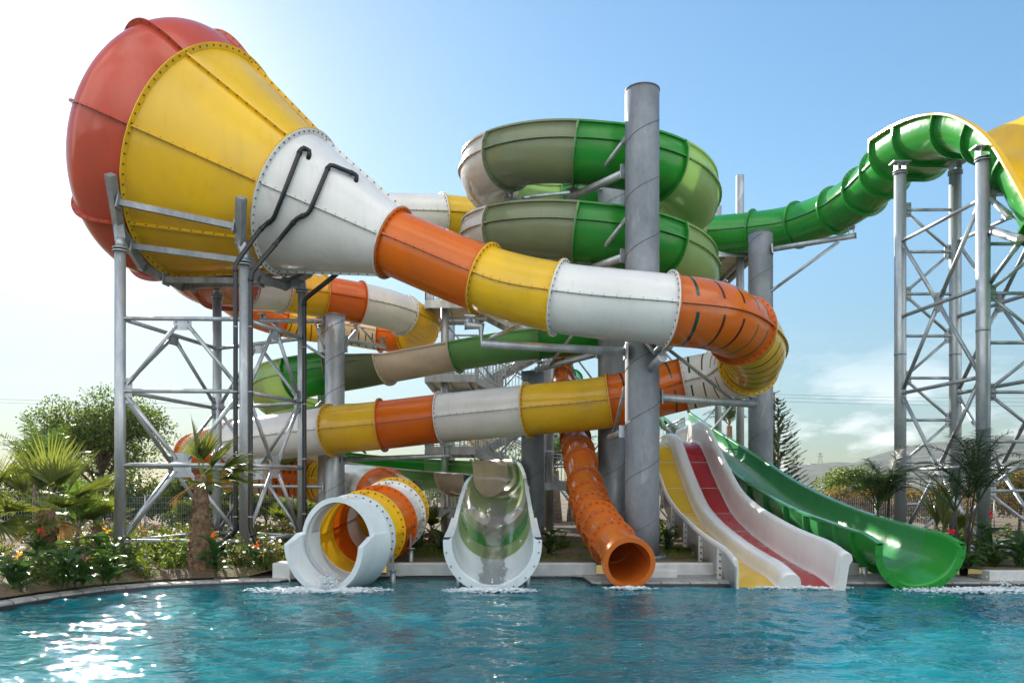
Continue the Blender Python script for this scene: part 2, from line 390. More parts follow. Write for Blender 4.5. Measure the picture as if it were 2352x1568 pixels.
def trough_section(root, path, s0, s1, r, mat, inner=None, th=.03, lip=.07, fl=(1, 1), capends=(0, 0), name='trough_section', rib=True, label=None, lipmat=None, flh=.075, prof=None, step=.16):
    "open half-pipe whose path carries left and right wall heights"
    k = max(2, int((s1 - s0) / step)); ss = [lerp(s0, s1, i / k) for i in range(k + 1)]
    na = 20
    def loop(hl, hr):
        if prof: return prof(hl, hr)
        q = [(-r + .28 * max(0, hl - .15), hl), (-r + .07 * max(0, hl - .15), hl * .5)] + [(r * math.cos(math.pi + math.pi * i / na), r * math.sin(math.pi + math.pi * i / na)) for i in range(na + 1)] + [(r - .07 * max(0, hr - .15), hr * .5), (r - .28 * max(0, hr - .15), hr)]
        ni = len(q)
        w = r + th; kr = .28 * max(0, hr - .15); kl = .28 * max(0, hl - .15)
        q += [(w + lip - kr, hr), (w + lip - kr, hr - .045), (w - kr, hr - .045)]
        q += [(w, hr * .4)] + [(w * math.cos(-math.pi * i / na), w * math.sin(-math.pi * i / na)) for i in range(na + 1)] + [(-w, hl * .4)]
        q += [(-w + kl, hl - .045), (-w - lip + kl, hl - .045), (-w - lip + kl, hl)]
        return q, ni
    mb = MB(); Q = None
    for s in ss:
        p, T, e = path.at(s); sd, up = frame(T)
        Q, ni = loop(max(e[0], .02), max(e[1], .02))
        for (x, y) in Q: mb.v.append(p + sd * x + up * y)
    m = len(Q)
    def mi(j):
        if j < ni - 1: return 1
        if j < ni + 2 or j >= m - 3: return 2
        return 0
    for i in range(len(ss) - 1):
        for j in range(m):
            mb.face([i * m + j, i * m + (j + 1) % m, (i + 1) * m + (j + 1) % m, (i + 1) * m + j], mi(j), 2 != mi(j))
    for w, i in ((capends[0], 0), (capends[1], len(ss) - 1)):
        if w:
            io = m - 1
            half = [(j, m - 3 - (j - 0)) for j in range(ni)]
            o = i * m
            for j in range(ni - 1):
                a = ni + 2 + (ni - 1 - j) * (m - 3 - ni - 2) / (ni - 1); b = ni + 2 + (ni - 2 - j) * (m - 3 - ni - 2) / (ni - 1)
                f = [o + j, o + j + 1, o + int(round(b)), o + int(round(a))]
                if len(set(f)) == 4: mb.face(f, 2, False)
                else: mb.face(list(dict.fromkeys(f)), 2, False)
    if rib:
        for side in (-1, 1):
            o = len(mb.v); c = 0
            for s in ss:
                p, T, e = path.at(s); sd, up = frame(T); w = r + th
                h = e[0] if side < 0 else e[1]
                x1 = w + (.06 if h > .2 else .001)
                for (x, y) in ((w - .01, -.016), (x1, -.016), (x1, .016), (w - .01, .016)): mb.v.append(p + sd * x * side + up * y)
            for i in range(len(ss) - 1):
                for z in range(3): mb.face([o + i * 4 + z, o + i * 4 + z + 1, o + i * 4 + 5 + z, o + i * 4 + 4 + z], 0, False)
            for i in range(int((s1 - s0) / .2)):
                s = s0 + .1 + i * .2; p, T, e = path.at(s); sd, up = frame(T)
                if (e[0] if side < 0 else e[1]) > .2: mb.bolt(p + sd * side * (r + th + .035), up, .03, .014, 3)
    ob = mb.build(name, [mat, inner or mat, lipmat or inner or mat, 'bolt'], root)
    if label: ob['label'] = label
    for w, s, sg in ((fl[0], s0, 1), (fl[1], s1, -1)):
        if w:
            fb = MB(); p, T, e = path.at(s); sd, up = frame(T); p = p + T * .014 * sg
            Q, ni = loop(max(e[0], .02), max(e[1], .02))
            out = [Q[j] for j in range(ni + 2, m - 2)]
            o = 0; A = []
            for i, (x, y) in enumerate(out):
                a = out[max(i - 1, 0)]; b = out[min(i + 1, len(out) - 1)]
                tx, ty = b[0] - a[0], b[1] - a[1]; l = math.hypot(tx, ty) or 1
                A.append((x, y, x - ty / l * flh, y + tx / l * flh))
            for (x, y, X, Y) in A:
                for (g, h, e2) in ((x, y, -.013), (X, Y, -.013), (X, Y, .013), (x, y, .013)): fb.v.append(p + sd * g + up * h + T * e2)
            for i in range(len(A) - 1):
                for z in range(3): fb.face([i * 4 + z, i * 4 + z + 1, i * 4 + 5 + z, i * 4 + 4 + z], 0, False)
            run = 0
            for i in range(1, len(A)):
                run += math.hypot(A[i][0] - A[i - 1][0], A[i][1] - A[i - 1][1])
                if run > .13:
                    run = 0; g = (A[i][0] + A[i][2]) / 2; h = (A[i][1] + A[i][3]) / 2
                    fb.bolt(p + sd * g + up * h, T, .026, .014)
            fb.build('end_flange', [mat, 'bolt'], ob)
    return ob

# ================================================================== SLIDE WITH THE BIG CONE
AX = V((.88544, -.21660, -.41120)).normalized()
P1 = V((-6.7866, 17.6995, 7.2731 + EYE)); S2, S3 = 2.394, 4.829
SD, UP = frame(AX)
slide = thing('cone_tube_slide', 'huge tube slide with a yellow, white and red cone, winding down to the white mouth', 'water slide', (-2.5, 16.6, 0.2))
cone = Path([P1 - AX * 2.2, P1, P1 + AX * S2, P1 + AX * S3])
cs = [cone.s_of(i) for i in range(4)]
def dome_r(s):
    x = cs[1] - s
    return 2.80 * math.sqrt(max(1e-9, 1 - max(0, (x - .9) / 1.3) ** 2)) if x > .9 else lerp(2.47, 2.80, math.sin(x / .9 * math.pi / 2))
def cone_r(s):
    x = s - cs[1]
    return lerp(2.47, 1.49, x / S2) if x < S2 else lerp(1.49, .68, (x - S2) / (S3 - S2))
RIBS = [45 * i - 3 for i in range(8)]
tube_section(slide, cone, cs[0], cs[1], 0, 'red_orange', rr=dome_r, ribs=RIBS, n=112, name='cone_end_dome', flh=.10, fl=(0, 1), rh=.11, step=.035, br=.02, bsp=.2)
tube_section(slide, cone, cs[1], cs[2], 0, 'yellow', rr=cone_r, ribs=RIBS, n=112, name='cone_shell', flh=.12, rh=.08, br=.021, bsp=.2, label='yellow cone shell')
tube_section(slide, cone, cs[2], cs[3], 0, 'white', rr=cone_r, ribs=RIBS[::2], n=96, name='cone_shell', flh=.11, rh=.06, br=.02, bsp=.17, label='white cone shell')
P3 = P1 + AX * S3
main_pts = [P3, P3 + AX * 2.186, at(1283, 684, 15.55), at(1533, 712, 15.25), (4.05, 15.72, 5.13), (4.88, 16.7, 5.05), (5.55, 17.9, 4.87), (5.74, 19.0, 4.68), (5.45, 19.85, 4.55), (4.45, 20.35, 4.40),
            (2.56, 20.42, 3.96), (.43, 21.1, 3.81), (-1.98, 21.9, 3.66), (-3.66, 22.1, 3.49), (-5.15, 22.3, 3.36), (-8.0, 23.75, 3.14), (-9.6, 24.75, 2.90), (-10.5, 26.1, 2.6), (-9.85, 27.5, 2.35), (-8.6, 27.95, 2.18),
            (-7.0, 28.0, 2.0), (-5.85, 27.3, 1.9), (-4.9, 25.6, 1.80), (-4.12, 23.4, 1.67), (-3.42, 21.2, 1.5), (-2.85, 19.2, 1.33), (-2.60, 17.3, 1.17), (-2.57, 16.5, 1.09), (-2.63, 15.6, .99), (-2.74, 14.8, .89), (-2.85, 14.2, .80), (-2.96, 13.62, .74)]
mp = Path(main_pts); S = mp.s_of
TR = .68
for a, b, c, st in ((0, 1, 'orange', 0), (1, 2, 'yellow', 0), (2, 3, 'white', 0), (3, 5, 'orange', 5), (5, 7, 'yellow', 6), (7, 9, 'white', 5), (9, 10, 'orange', 3), (10, 11, 'yellow', 0), (11, 12, 'white', 0),
                    (12, 13, 'orange', 0), (13, 14, 'yellow', 0), (14, 15.25, 'white', 0), (15.25, 16.5, 'orange', 0), (16.5, 18, 'yellow', 0), (18, 19.1, 'cream', 5), (19.1, 20, 'orange', 6), (20, 21, 'yellow', 3),
                    (21, 23.8, 'white', 0), (23.8, 26, 'orange', 0), (26, 27, 'yellow', 0), (27, 28, 'white', 0), (28, 29, 'orange', 0), (29, 30, 'yellow', 0)):
    tube_section(slide, mp, S(a), S(b), TR, c, st, flh=.085, ribs=(0, 180) if b < 26 else (0, 90, 180))
# mouth: bolted tube, then an upper rim and a longer flared lower half
tube_section(slide, mp, S(30), S(31), TR, 'pale_blue', 0, fl=(1, 0), ribs=(), flh=.1)
mo = MB(); p, T, _ = mp.at(S(31)); T.z *= .3; T.x -= .28; T.normalize(); sd, up = frame(T); K = 48
def arcring(c, r, a0, a1, k): return [c + (sd * math.cos(R(lerp(a0, a1, i / k))) + up * math.sin(R(lerp(a0, a1, i / k)))) * r for i in range(k + 1)]
def skin(mb, A, B, mat=0, sm=True):
    o = len(mb.v); n = len(A); mb.v.extend(A + B)
    for i in range(n - 1): mb.face([o + i, o + i + 1, o + n + i + 1, o + n + i], mat, sm)
skin(mo, arcring(p, TR, -8, 188, K), arcring(p + T * .12, TR + .01, -8, 188, K)); skin(mo, arcring(p + T * .12, TR + .01, -8, 188, K), arcring(p + T * .12, TR + .10, -8, 188, K), 0, False)
skin(mo, arcring(p + T * .12, TR + .10, -8, 188, K), arcring(p - T * .3, TR + .10, -8, 188, K))
A0 = arcring(p - T * .25, TR, -192, 12, K); A1 = arcring(p + T * .20, TR + .03, -190, 10, K); A2 = arcring(p + T * .52, TR + .05, -178, -2, K)
skin(mo, A0, A1); skin(mo, A1, A2)
B0 = arcring(p - T * .25, TR + .17, -192, 12, K); B1 = arcring(p + T * .20, TR + .16, -190, 10, K); B2 = arcring(p + T * .52, TR + .15, -178, -2, K)
skin(mo, A2, B2, 0, False); skin(mo, B0, B1); skin(mo, B1, B2)
for i in (0, K):
    skin(mo, [A0[i], B0[i]], [A1[i], B1[i]], 0, False); skin(mo, [A1[i], B1[i]], [A2[i], B2[i]], 0, False)
mo.build('slide_mouth', ['pale_blue', 'bolt'], slide)
for x, y, z in ((-2.12, 13.95, .42), (-3.72, 14.0, .3), (-2.0, 15.5, .7), (-3.3, 15.5, .5)):
    b = MB(); b.pipe([(x, y, -.2), (x, y, z - .2)], .05, 12); b.pipe([(x, y, z - .22), (x, y, z - .2)], .085, 12); b.box((x, y, z - .06), (.012, 0, 0), (0, .07, 0), (0, 0, .14)); b.build('support_leg', 'galv', slide)
# entry tube behind the cone
ep = Path([(6.2, 27.0, 10.35), (2.3, 25.6, 10.15), (-1.35, 23.95, 9.90), (-2.25, 23.55, 9.83), (-4.3, 22.9, 9.6), (-7.2, 22.7, 9.25), (-9.0, 24.0, 8.9), (-9.6, 26.4, 8.5), (-9.3, 28.9, 8.28), (-8.2, 30.0, 8.12), (-6.4, 30.4, 7.98), (-4.9, 30.4, 7.75), (-3.7, 29.9, 7.62), (-3.35, 28.8, 7.72), (-4.14, 27.5, 7.94),
           (-5.19, 26.6, 8.02), (-6.3, 26.0, 8.08), (-7.44, 25.0, 8.05), (-8.2, 23.4, 7.75), (-8.35, 21.8, 7.62)])
S = ep.s_of
for a, b, c, st in ((0, 1, 'orange', 0), (1, 2.85, 'yellow', 0), (2.85, 4, 'white', 0), (4, 5.5, 'orange', 0), (5.5, 7, 'yellow', 0), (7, 8.6, 'orange', 0), (8.6, 9.9, 'yellow', 7), (9.9, 10.9, 'cream', 5), (10.9, 11.7, 'orange', 0), (11.7, 13.7, 'yellow', 0), (13.7, 15, 'white', 0), (15, 16, 'orange', 0), (16, 17, 'yellow', 0), (17, 18, 'white', 0)):
    tube_section(slide, ep, S(a), S(b), TR, c, st)
ip = Path([ep.K[18], (-8.4, 21.6, 7.65), (-8.2, 20.2, 7.9), (-7.9, 18.6, 8.4)])
tube_section(slide, ip, 0, ip.S[-1], 0, 'red_orange', rr=lambda s: lerp(.68, 1.45, min(1, s / ip.S[-1]) ** 1.3), name='inlet_cone', ribs=(0, 90, 180, 270), rh=.1)

# ================================================================== GREEN HELIX BOBSLED
bob = thing('open_bobsled_slide', 'green, olive and cream open slide spiralling round the grey pillars to the middle chute', 'water slide', (1.98, 20.5, .2))
HC = V((1.985, 20.5, 0)); RM = 2.62
zt = [(45, 10.6), (90, 10.4), (180, 9.93), (270, 9.33), (360, 9.03), (450, 8.68), (540, 8.22), (630, 7.53), (720, 7.08), (810, 6.35)]
def zz(a):
    for (a0, z0), (a1, z1) in zip(zt, zt[1:]):
        if a <= a1: return lerp(z0, z1, (a - a0) / (a1 - a0))
hp = []
for i in range(35):
    a = 45 + 22.5 * i
    h = .42 * min(1, (810 - a) / 60 + .1)
    hp.append((HC.x + RM * math.cos(R(a)), HC.y + RM * math.sin(R(a)), zz(min(a, 810)), .06, h))
nh = len(hp) - 1
LC = V((-5.95, 27.4, 0)); LR = 2.35
ex = [(.3, 23.22, 6.22, .04, .06), (-1.6, 23.7, 6.0, .04, .04), (-3.65, 24.3, 5.74, .05, .04), (-5.0, 24.85, 5.58, .3, .04)]
for a, z, h in ((270, 5.46, .5), (225, 5.22, .55), (180, 4.98, .55), (135, 4.75, .5), (90, 4.5, .45), (45, 4.3, .45), (0, 4.15, .45), (-45, 4.02, .45), (-90, 3.85, .45), (-135, 3.6, .45), (-180, 3.3, .45), (-225, 2.95, .45), (-270, 2.66, .45)):
    ex.append((LC.x + LR * math.cos(R(a)), LC.y + LR * math.sin(R(a)), z, h, .04))
ex += [(-4.6, 29.45, 2.52, .42, .04), (-3.0, 28.1, 2.36, .42, .04), (-1.8, 26.3, 2.24, .42, .04), (-1.02, 25.0, 2.17, .48, .04), (-.56, 23.8, 2.10, .5, .05), (-.42, 22.4, 2.02, .34, .06), (-.40, 21.0, 1.92, .14, .08), (-.39, 19.0, 1.72, .10, .10), (-.37, 17.0, 1.38, .12, .12), (-.35, 15.4, 1.05, .14, .14), (-.335, 14.3, .85, .14, .14), (-.325, 13.08, .715, .14, .14)]
bp = Path(hp + ex, 10); S = bp.s_of
BR = .685
def hk(a): return (a - 45) / 22.5
cuts = [(hk(45), 'green'), (hk(108), 'light_green'), (hk(163), 'pearl'), (hk(218), 'olive'), (hk(260), 'green'), (hk(306), 'light_green'), (hk(372), 'pearl'), (hk(445), 'olive'), (hk(500), 'pearl'), (hk(578), 'olive'), (hk(620), 'green'), (hk(666), 'light_green'), (hk(735), 'green'), (nh + .72, 'mid_green'), (nh + 2.05, 'cream'), (nh + 3.2, 'olive'), (nh + 4.75, 'green'), (nh + 5.6, 'light_green'), (nh + 9, 'pearl'), (nh + 11, 'olive'), (nh + 13, 'light_green'), (nh + 15.3, 'pearl'), (nh + 16.4, 'green'), (nh + 18.5, 'mid_green'), (nh + 19.9, 'cream'), (nh + 21.5, 'olive'), (nh + 22.3, 'mid_green'), (nh + 23.6, 'light_green'), (nh + 25.1, 'pearl'), (nh + 25.7, 'olive'), (nh + 26.2, 'green'), (nh + 26.7, 'light_green'), (nh + 27.35, 'pale_blue'), (nh + 29, None)]
for (a, c), (b, _) in zip(cuts, cuts[1:]):
    last = c == 'pale_blue'
    trough_section(bob, bp, S(a), S(b), BR, c, lip=.08 if last else .05, th=.05 if last else .03, fl=(1, 1), capends=(0, 1 if last else 0), lipmat='pale_blue' if a > nh + 16 else None, flh=.09, name='slide_mouth' if last else 'trough_section', rib=not last)
# the water running down the last drop
wf = MB(); s0, s1 = S(nh + 23.6), bp.S[-1] - .02; k = 90
for i in range(k + 1):
    s = lerp(s0, s1, i / k); p, T, e = bp.at(s); sd, up = frame(T)
    wl = .22 + .03 * math.sin(s * 5.1) + .02 * math.sin(s * 13.7); wr = .22 + .03 * math.sin(s * 4.3 + 2) + .02 * math.sin(s * 11.1)
    for j in range(9):
        x = lerp(-wl, wr, j / 8); z = -math.sqrt(BR ** 2 - x * x) + .012 + (.022 if j in (0, 8) else .006 * noise.noise(V((x * 9, s * 4, 0))))
        wf.v.append(p + sd * x + up * z)
for i in range(k):
    for j in range(8): wf.face([i * 9 + j, i * 9 + j + 1, i * 9 + 10 + j, i * 9 + 9 + j], 0, True)
def water_film_mat():
    m, nt, out = nodes('running water')
    g = N(nt, 'ShaderNodeBsdfGlossy'); g.inputs['Roughness'].default_value = .08
    t = N(nt, 'ShaderNodeBsdfTransparent'); t.inputs[0].default_value = (.97, .99, .99, 1)
    fr = N(nt, 'ShaderNodeFresnel'); fr.inputs[0].default_value = 1.45
    n1 = N(nt, 'ShaderNodeTexNoise'); n1.inputs['Scale'].default_value = 26; n1.inputs['Detail'].default_value = 4; L(nt, pos(nt), n1.inputs['Vector'])
    b = N(nt, 'ShaderNodeBump'); b.inputs['Strength'].default_value = .7; b.inputs['Distance'].default_value = .03; L(nt, n1.outputs['Fac'], b.inputs['Height'])
    L(nt, b.outputs[0], g.inputs['Normal']); L(nt, b.outputs[0], fr.inputs['Normal'])
    ms = N(nt, 'ShaderNodeMixShader'); L(nt, fr.outputs[0], ms.inputs[0]); L(nt, t.outputs[0], ms.inputs[1]); L(nt, g.outputs[0], ms.inputs[2]); L(nt, ms.outputs[0], out.inputs[0]); return m
M['film'] = water_film_mat()
wf.build('water_film', 'film', bob)
for x, y, z in ((-.92, 13.6, .3), (.27, 13.6, .3), (-.9, 15.6, .6), (.2, 15.6, .6), (-.92, 18.4, 1.2), (.15, 18.4, 1.2), (-1.3, 22.6, 1.5), (.3, 22.6, 1.5)):
    b = MB(); b.pipe([(x, y, -.2), (x, y, z)], .05, 12); b.box((x, y, z + .03), (.05, 0, 0), (0, .07, 0), (0, 0, .03)); b.build('support_leg', 'galv', bob)

# ================================================================== NARROW ORANGE BODY SLIDE
cop = thing('orange_body_slide', 'narrow translucent orange closed tube slide dropping straight to the pool', 'water slide', (1.9, 13.6, 0))
op = Path([(1.86, 31.0, 6.75), (1.84, 29.0, 5.8), (1.83, 25.5, 4.43), (1.80, 23.0, 3.45), (1.79, 21.0, 2.65), (1.75, 18.5, 1.66), (1.77, 16.3, 1.02), (1.86, 14.7, .68), (1.965, 13.2, .42)])
S = op.s_of; OR = .36
for a, b in ((0, .5), (.5, 1), (1, 1.5), (1.5, 2), (2, 2.45), (2.45, 2.9), (2.9, 3.4), (3.4, 3.9), (3.9, 4.3), (4.3, 4.85), (4.85, 5.3), (5.3, 5.7), (5.7, 6.05), (6.05, 6.5), (6.5, 7.1), (7.1, 8)):
    st = 3 if 1.4 < a < 3 else 0
    tube_section(cop, op, S(a), S(b), OR, 'copper', st, n=40, flh=.095, ribs=(0, 180), fl=(1, 0 if b == 8 else 1))
mo = MB(); p, T, _ = op.at(S(8)); sd, up = frame(T)
skin(mo, arcring(p, OR, 0, 360, 48), arcring(p + T * .06, OR, 0, 360, 48)); skin(mo, arcring(p + T * .06, OR, 0, 360, 48), arcring(p + T * .06, OR + .085, 0, 360, 48), 0, False)
skin(mo, arcring(p + T * .06, OR + .085, 0, 360, 48), arcring(p - T * .12, OR + .085, 0, 360, 48)); skin(mo, arcring(p - T * .12, OR + .085, 0, 360, 48), arcring(p - T * .12, OR, 0, 360, 48), 0, False)
mo.build('slide_mouth', 'copper', cop)

# bright green tube end standing further back
gt = thing('green_tube_slide', 'bright green tube slide end seen behind the narrow orange slide', 'water slide', at(1292, 1190, 33))
gp = Path([at(1293, 780, 35), at(1294, 815, 34), at(1291, 845, 33.4), at(1297, 862, 34), at(1315, 872, 36)]); S = gp.s_of
for a in range(4): tube_section(gt, gp, S(a), S(a + 1), .42, 'bright_green', 0, n=32, flh=.08)

# ================================================================== TWO-LANE WHITE SLIDE
lane = thing('two_lane_slide', 'white two-lane racing slide with one yellow lane and one red lane', 'water slide', (4.8, 13.4, 0))
prof_z = [(12.98, -.03), (13.7, .11), (14.6, .19), (15.6, .29), (17.0, .48), (18.3, .70), (19.8, 1.08), (20.9, 1.58), (22.0, 2.16), (22.9, 2.68), (23.5, 2.98), (24.2, 3.14), (25.2, 3.18), (26.4, 3.19), (27.9, 3.2)]
lp = Path([(4.62 + (y - 13.0) * .028, y, z) for y, z in prof_z], 8)
def extr(mb, path, poly, mats, s0, s1, step=.2, closed=True, cap=True):
    k = max(2, int((s1 - s0) / step)); o = len(mb.v); m = len(poly)
    for i in range(k + 1):
        p, T, _ = path.at(lerp(s0, s1, i / k)); up = T.cross(V((-1, 0, 0))).normalized() if False else V((0, -T.z, T.y)).normalized()
        for (x, y) in poly: mb.v.append(p + V((1, 0, 0)) * x + up * y)
    for i in range(k):
        for j in range(m if closed else m - 1):
            mb.face([o + i * m + j, o + (i + 1) * m + j, o + (i + 1) * m + (j + 1) % m, o + i * m + (j + 1) % m], mats if isinstance(mats, int) else mats[j], True)
    if cap and closed: mb.face([o + j for j in range(m)], 0, False); mb.face([o + k * m + j for j in range(m)][::-1], 0, False)
def sm(pts, n=3):
    for _ in range(n):
        q = [pts[0]]
        for a, b in zip(pts, pts[1:]): q += [(lerp(a[0], b[0], .25), lerp(a[1], b[1], .25)), (lerp(a[0], b[0], .75), lerp(a[1], b[1], .75))]
        pts = q + [pts[-1]]
    return pts
bed = [(-.97, .44)] + sm([(-.97, .50), (-.945, .545), (-.90, .54), (-.885, .3), (-.875, .06), (-.84, 0)], 2) + sm([(-.20, 0), (-.165, .05), (-.15, .20), (-.11, .265), (0, .28), (.10, .265), (.15, .20), (.165, .05), (.20, 0)], 2) + sm([(.72, 0), (.76, .06), (.78, .5), (.81, .62), (.90, .65), (.96, .62), (.98, .52)], 2) + [(.93, .44), (.90, -.05), (-.90, -.05), (-.92, .40)]
b = MB(); extr(b, lp, bed, 0, 0, lp.S[-1]); b.build('slide_bed', 'white', lane)
for x0, x1, c, nm in ((-.84, -.20, 'yellow', 'yellow lane'), (.20, .72, 'red', 'red lane')):
    b = MB(); extr(b, lp, [(x0, .004), (x1, .004)], 0, 0.01, lp.S[-1], closed=False)
    for i in range(9):
        s = 2.2 + i * 1.55; extr(b, lp, [(x0, .007), (x1, .007)], 1, s, s + .02, step=.02, closed=False)
    o = b.build('lane_floor', [c, 'white'], lane); o['label'] = nm
for i, s in enumerate((1.0, 2.6, 4.2, 5.8, 7.4, 9.0, 10.6)):
    b = MB()
    for e in (0, .06): extr(b, lp, [(-.905, -.10), (-.985, -.10), (-.985, .45), (-.905, .45)], 0, s + e, s + e + .025, step=.025)
    p, T, _ = lp.at(s)
    for q in range(4): b.bolt(p + V((-.95, 0, .0 + .12 * q)), T, .06, .016)
    b.build('panel_joint', ['white', 'bolt'], lane)
for s in (1.0, 2.6, 4.2, 7.4):
    p, T, _ = lp.at(s)
    for x in (-.75, .75):
        b = MB(); b.pipe([p + V((x, 0, -.08)), V((p.x + x, p.y, -.1))], .05, 10); b.box(p + V((x, 0, -.09)), (.09, 0, 0), (0, .06, 0), (0, 0, .02))
        b.build('support_leg', 'galv', lane)

# ================================================================== GREEN OPEN TROUGH ON THE RIGHT
gr = thing('green_trough_slide', 'long straight open green half-pipe slide at the right of the pool', 'water slide', (7.0, 13.5, 0))
gz = [(13.12, .69), (13.8, .83), (14.6, .89), (15.6, .98), (17.1, 1.13), (19.5, 1.52), (21.4, 1.92), (23.3, 2.42), (26.0, 3.11), (29.0, 3.86), (31.5, 4.5), (33.0, 4.9)]
grp = Path([(min(6.98, 6.84 + (y - 13.1) * .045) if y < 20 else 6.98 - .012 * (y - 20), y, z - .07, .13, .13) for y, z in gz][::-1], 10); S = grp.s_of
kn = [0, 1, 2, 2.6, 3.3, 4, 4.6, 5.3, 6.0, 6.6, 7.2, 7.8, 8.5, 9.4, 11]
for i, (a, b) in enumerate(zip(kn, kn[1:])):
    last = b == 11
    trough_section(gr, grp, S(a), S(b), .62, 'slide_green' if not last else 'bright_green', lip=.07, th=.035, lipmat=None, fl=(1, 1), capends=(0, last), rib=False, name='slide_mouth' if last else 'trough_section', flh=.09)
for s in (S(9.4), S(8.0), S(6.6)):
    p, T, _ = grp.at(s); b = MB()
    b.box((p.x, p.y, p.z - .72), (.55, 0, 0), (0, .05, 0), (0, 0, .04)); b.build('saddle_beam', 'galv', gr)
    for x in (-.47, .47):
        b = MB(); b.pipe([(p.x + x, p.y, p.z - .56), (p.x + x, p.y, -.1)], .055, 10); b.build('support_leg', 'galv', gr)

# ================================================================== GREEN TUBE AND PLUNGING HALF-PIPE ON THE RIGHT TOWER
wv = thing('green_boomerang_slide', 'green tube rising over the sky into a yellow-lined half-pipe plunging beside the right tower', 'water slide', (10.5, 18.5, .2))
tp = Path([(5.2, 28.6, 10.95), (6.6, 28.2, 10.8), (7.88, 27.5, 10.66), (9.35, 26.3, 10.5), (10.2, 24.8, 10.48), (10.55, 23.4, 10.58), (10.62, 22.3, 10.68), (10.65, 20.9, 10.72)]); S = tp.s_of
for a, b in ((0, 1), (1, 2.3), (2.3, 3.15), (3.15, 4.05), (4.05, 5.0), (5.0, 6.0), (6.0, 7)):
    tube_section(wv, tp, S(a), S(b), .68, 'bright_green', n=56, flh=.10)
wp = Path([(10.72, 21.1, 10.72, .05, .34), (10.76, 19.9, 10.62, .02, .26), (10.85, 18.6, 10.30, .15, .2), (10.98, 17.5, 9.72, .55, .16), (11.08, 16.5, 8.75, 1.25, .16), (11.14, 15.6, 7.35, 1.2, .16), (11.2, 14.9, 5.8, 1.0, .16), (11.25, 14.1, 3.9, .8, .16), (11.3, 13.0, 2.3, .6, .2), (11.3, 11.3, 1.3, .5, .2)], 10); S = wp.s_of
def wprof(hl, hr):
    w = 1.02; q = [(-w - .1, hl), (-w - .05, hl * .5)] + [(-w + .62 * (1 - math.cos(t * math.pi / 2 / 8)), -.62 * math.sin(t * math.pi / 2 / 8)) for t in range(9)]
    q += [(w - .62 + .62 * math.sin(t * math.pi / 2 / 8), -.62 * math.cos(t * math.pi / 2 / 8)) for t in range(9)] + [(w, hr * .5), (w, hr)]
    ni = len(q); v = w + .035
    q += [(v + .11, hr), (v + .11, hr - .045), (v, hr - .045), (v, hr * .4)]
    q += [(v - .65 + .65 * math.cos(t * math.pi / 2 / 8), -.65 * math.sin(t * math.pi / 2 / 8)) for t in range(9)]
    q += [(-v + .65 - .65 * math.sin(t * math.pi / 2 / 8), -.65 * math.cos(t * math.pi / 2 / 8)) for t in range(9)]
    q += [(-v - .04, hl * .4), (-v - .1, hl - .045), (-v - .2, hl - .045), (-v - .2, hl)]
    return q, ni
for a, b in ((0, 1), (1, 2.2), (2.2, 3.2), (3.2, 4.3), (4.3, 5.3), (5.3, 6.4), (6.4, 7.6), (7.6, 9)):
    trough_section(wv, wp, S(a), S(b), 1, 'bright_green', 'yellow', lipmat='yellow', prof=wprof, rib=False, flh=.10, name='half_pipe_section')

# ================================================================== STEEL SUPPORTS
GZ = .25
def rod(root, a, b, r, name='brace', mat='galv', n=10, ends=True):
    mb = MB(); a = V(a); b = V(b); mb.pipe([a, b], r, n)
    if ends:
        t = (b - a).normalized(); sd, up = frame(t)
        for p, g in ((a, 1), (b, -1)): mb.box(p + t * g * r * 1.5, t * r * 2.2, sd * r * 1.25, up * r * .35)
    return mb.build(name, mat, root)
def plate(root, c, u, v, w, h, th=.02, mat='galv', name='gusset_plate'):
    mb = MB(); u = V(u).normalized(); v = V(v).normalized(); n = u.cross(v).normalized(); v = n.cross(u)
    mb.box(c, u * w / 2, v * h / 2, n * th / 2)
    for i in (-1, 1):
        for j in (-1, 1): mb.bolt(V(c) + u * i * w * .34 + v * j * h * .3, n, th / 2 + .015, .016)
    return mb.build(name, [mat, 'bolt'], root)
def pillar(label, x, y, r, z1, mat='pillar', z0=GZ - .1, seam=True):
    t = thing('support_pillar', label, 'pillar', (x, y, GZ), 'spiral steel pillars carrying the slides')
    mb = MB(); k = 40; n = 44
    mb.pipe([(x, y, lerp(z0, z1, i / 12)) for i in range(13)], r, n)
    mb.build('shaft', mat, t)
    if seam:
        mb = MB(); pts = []; pitch = r * 3.3; a = .7
        m = int((z1 - z0) / pitch * 28)
        for i in range(m): pts.append((x + (r + .001) * math.cos(a + i * 2 * math.pi / 28), y + (r + .001) * math.sin(a + i * 2 * math.pi / 28), z0 + i * pitch / 28))
        mb.pipe(pts, .008, 5); mb.build('weld_seam', 'seam', t)
    mb = MB(); mb.pipe([(x, y, z1), (x, y, z1 + .02)], r + .012, n); mb.build('top_cap', mat, t)
    mb = MB(); mb.pipe([(x + .07 * math.cos(q / 6 * math.pi), y, z1 + .02 + .09 * math.sin(q / 6 * math.pi)) for q in range(7)], .014, 8); mb.build('lifting_eye', 'galv', t)
    mb = MB(); mb.pipe([(x, y, GZ - .05), (x, y, GZ + .04)], r + .14, n)
    for q in range(14): mb.bolt(V((x + (r + .08) * math.cos(q * .4488), y + (r + .08) * math.sin(q * .4488), GZ + .05)), V((0, 0, 1)), .05, .022)
    mb.build('base_plate', [mat, 'bolt'], t)
    return t
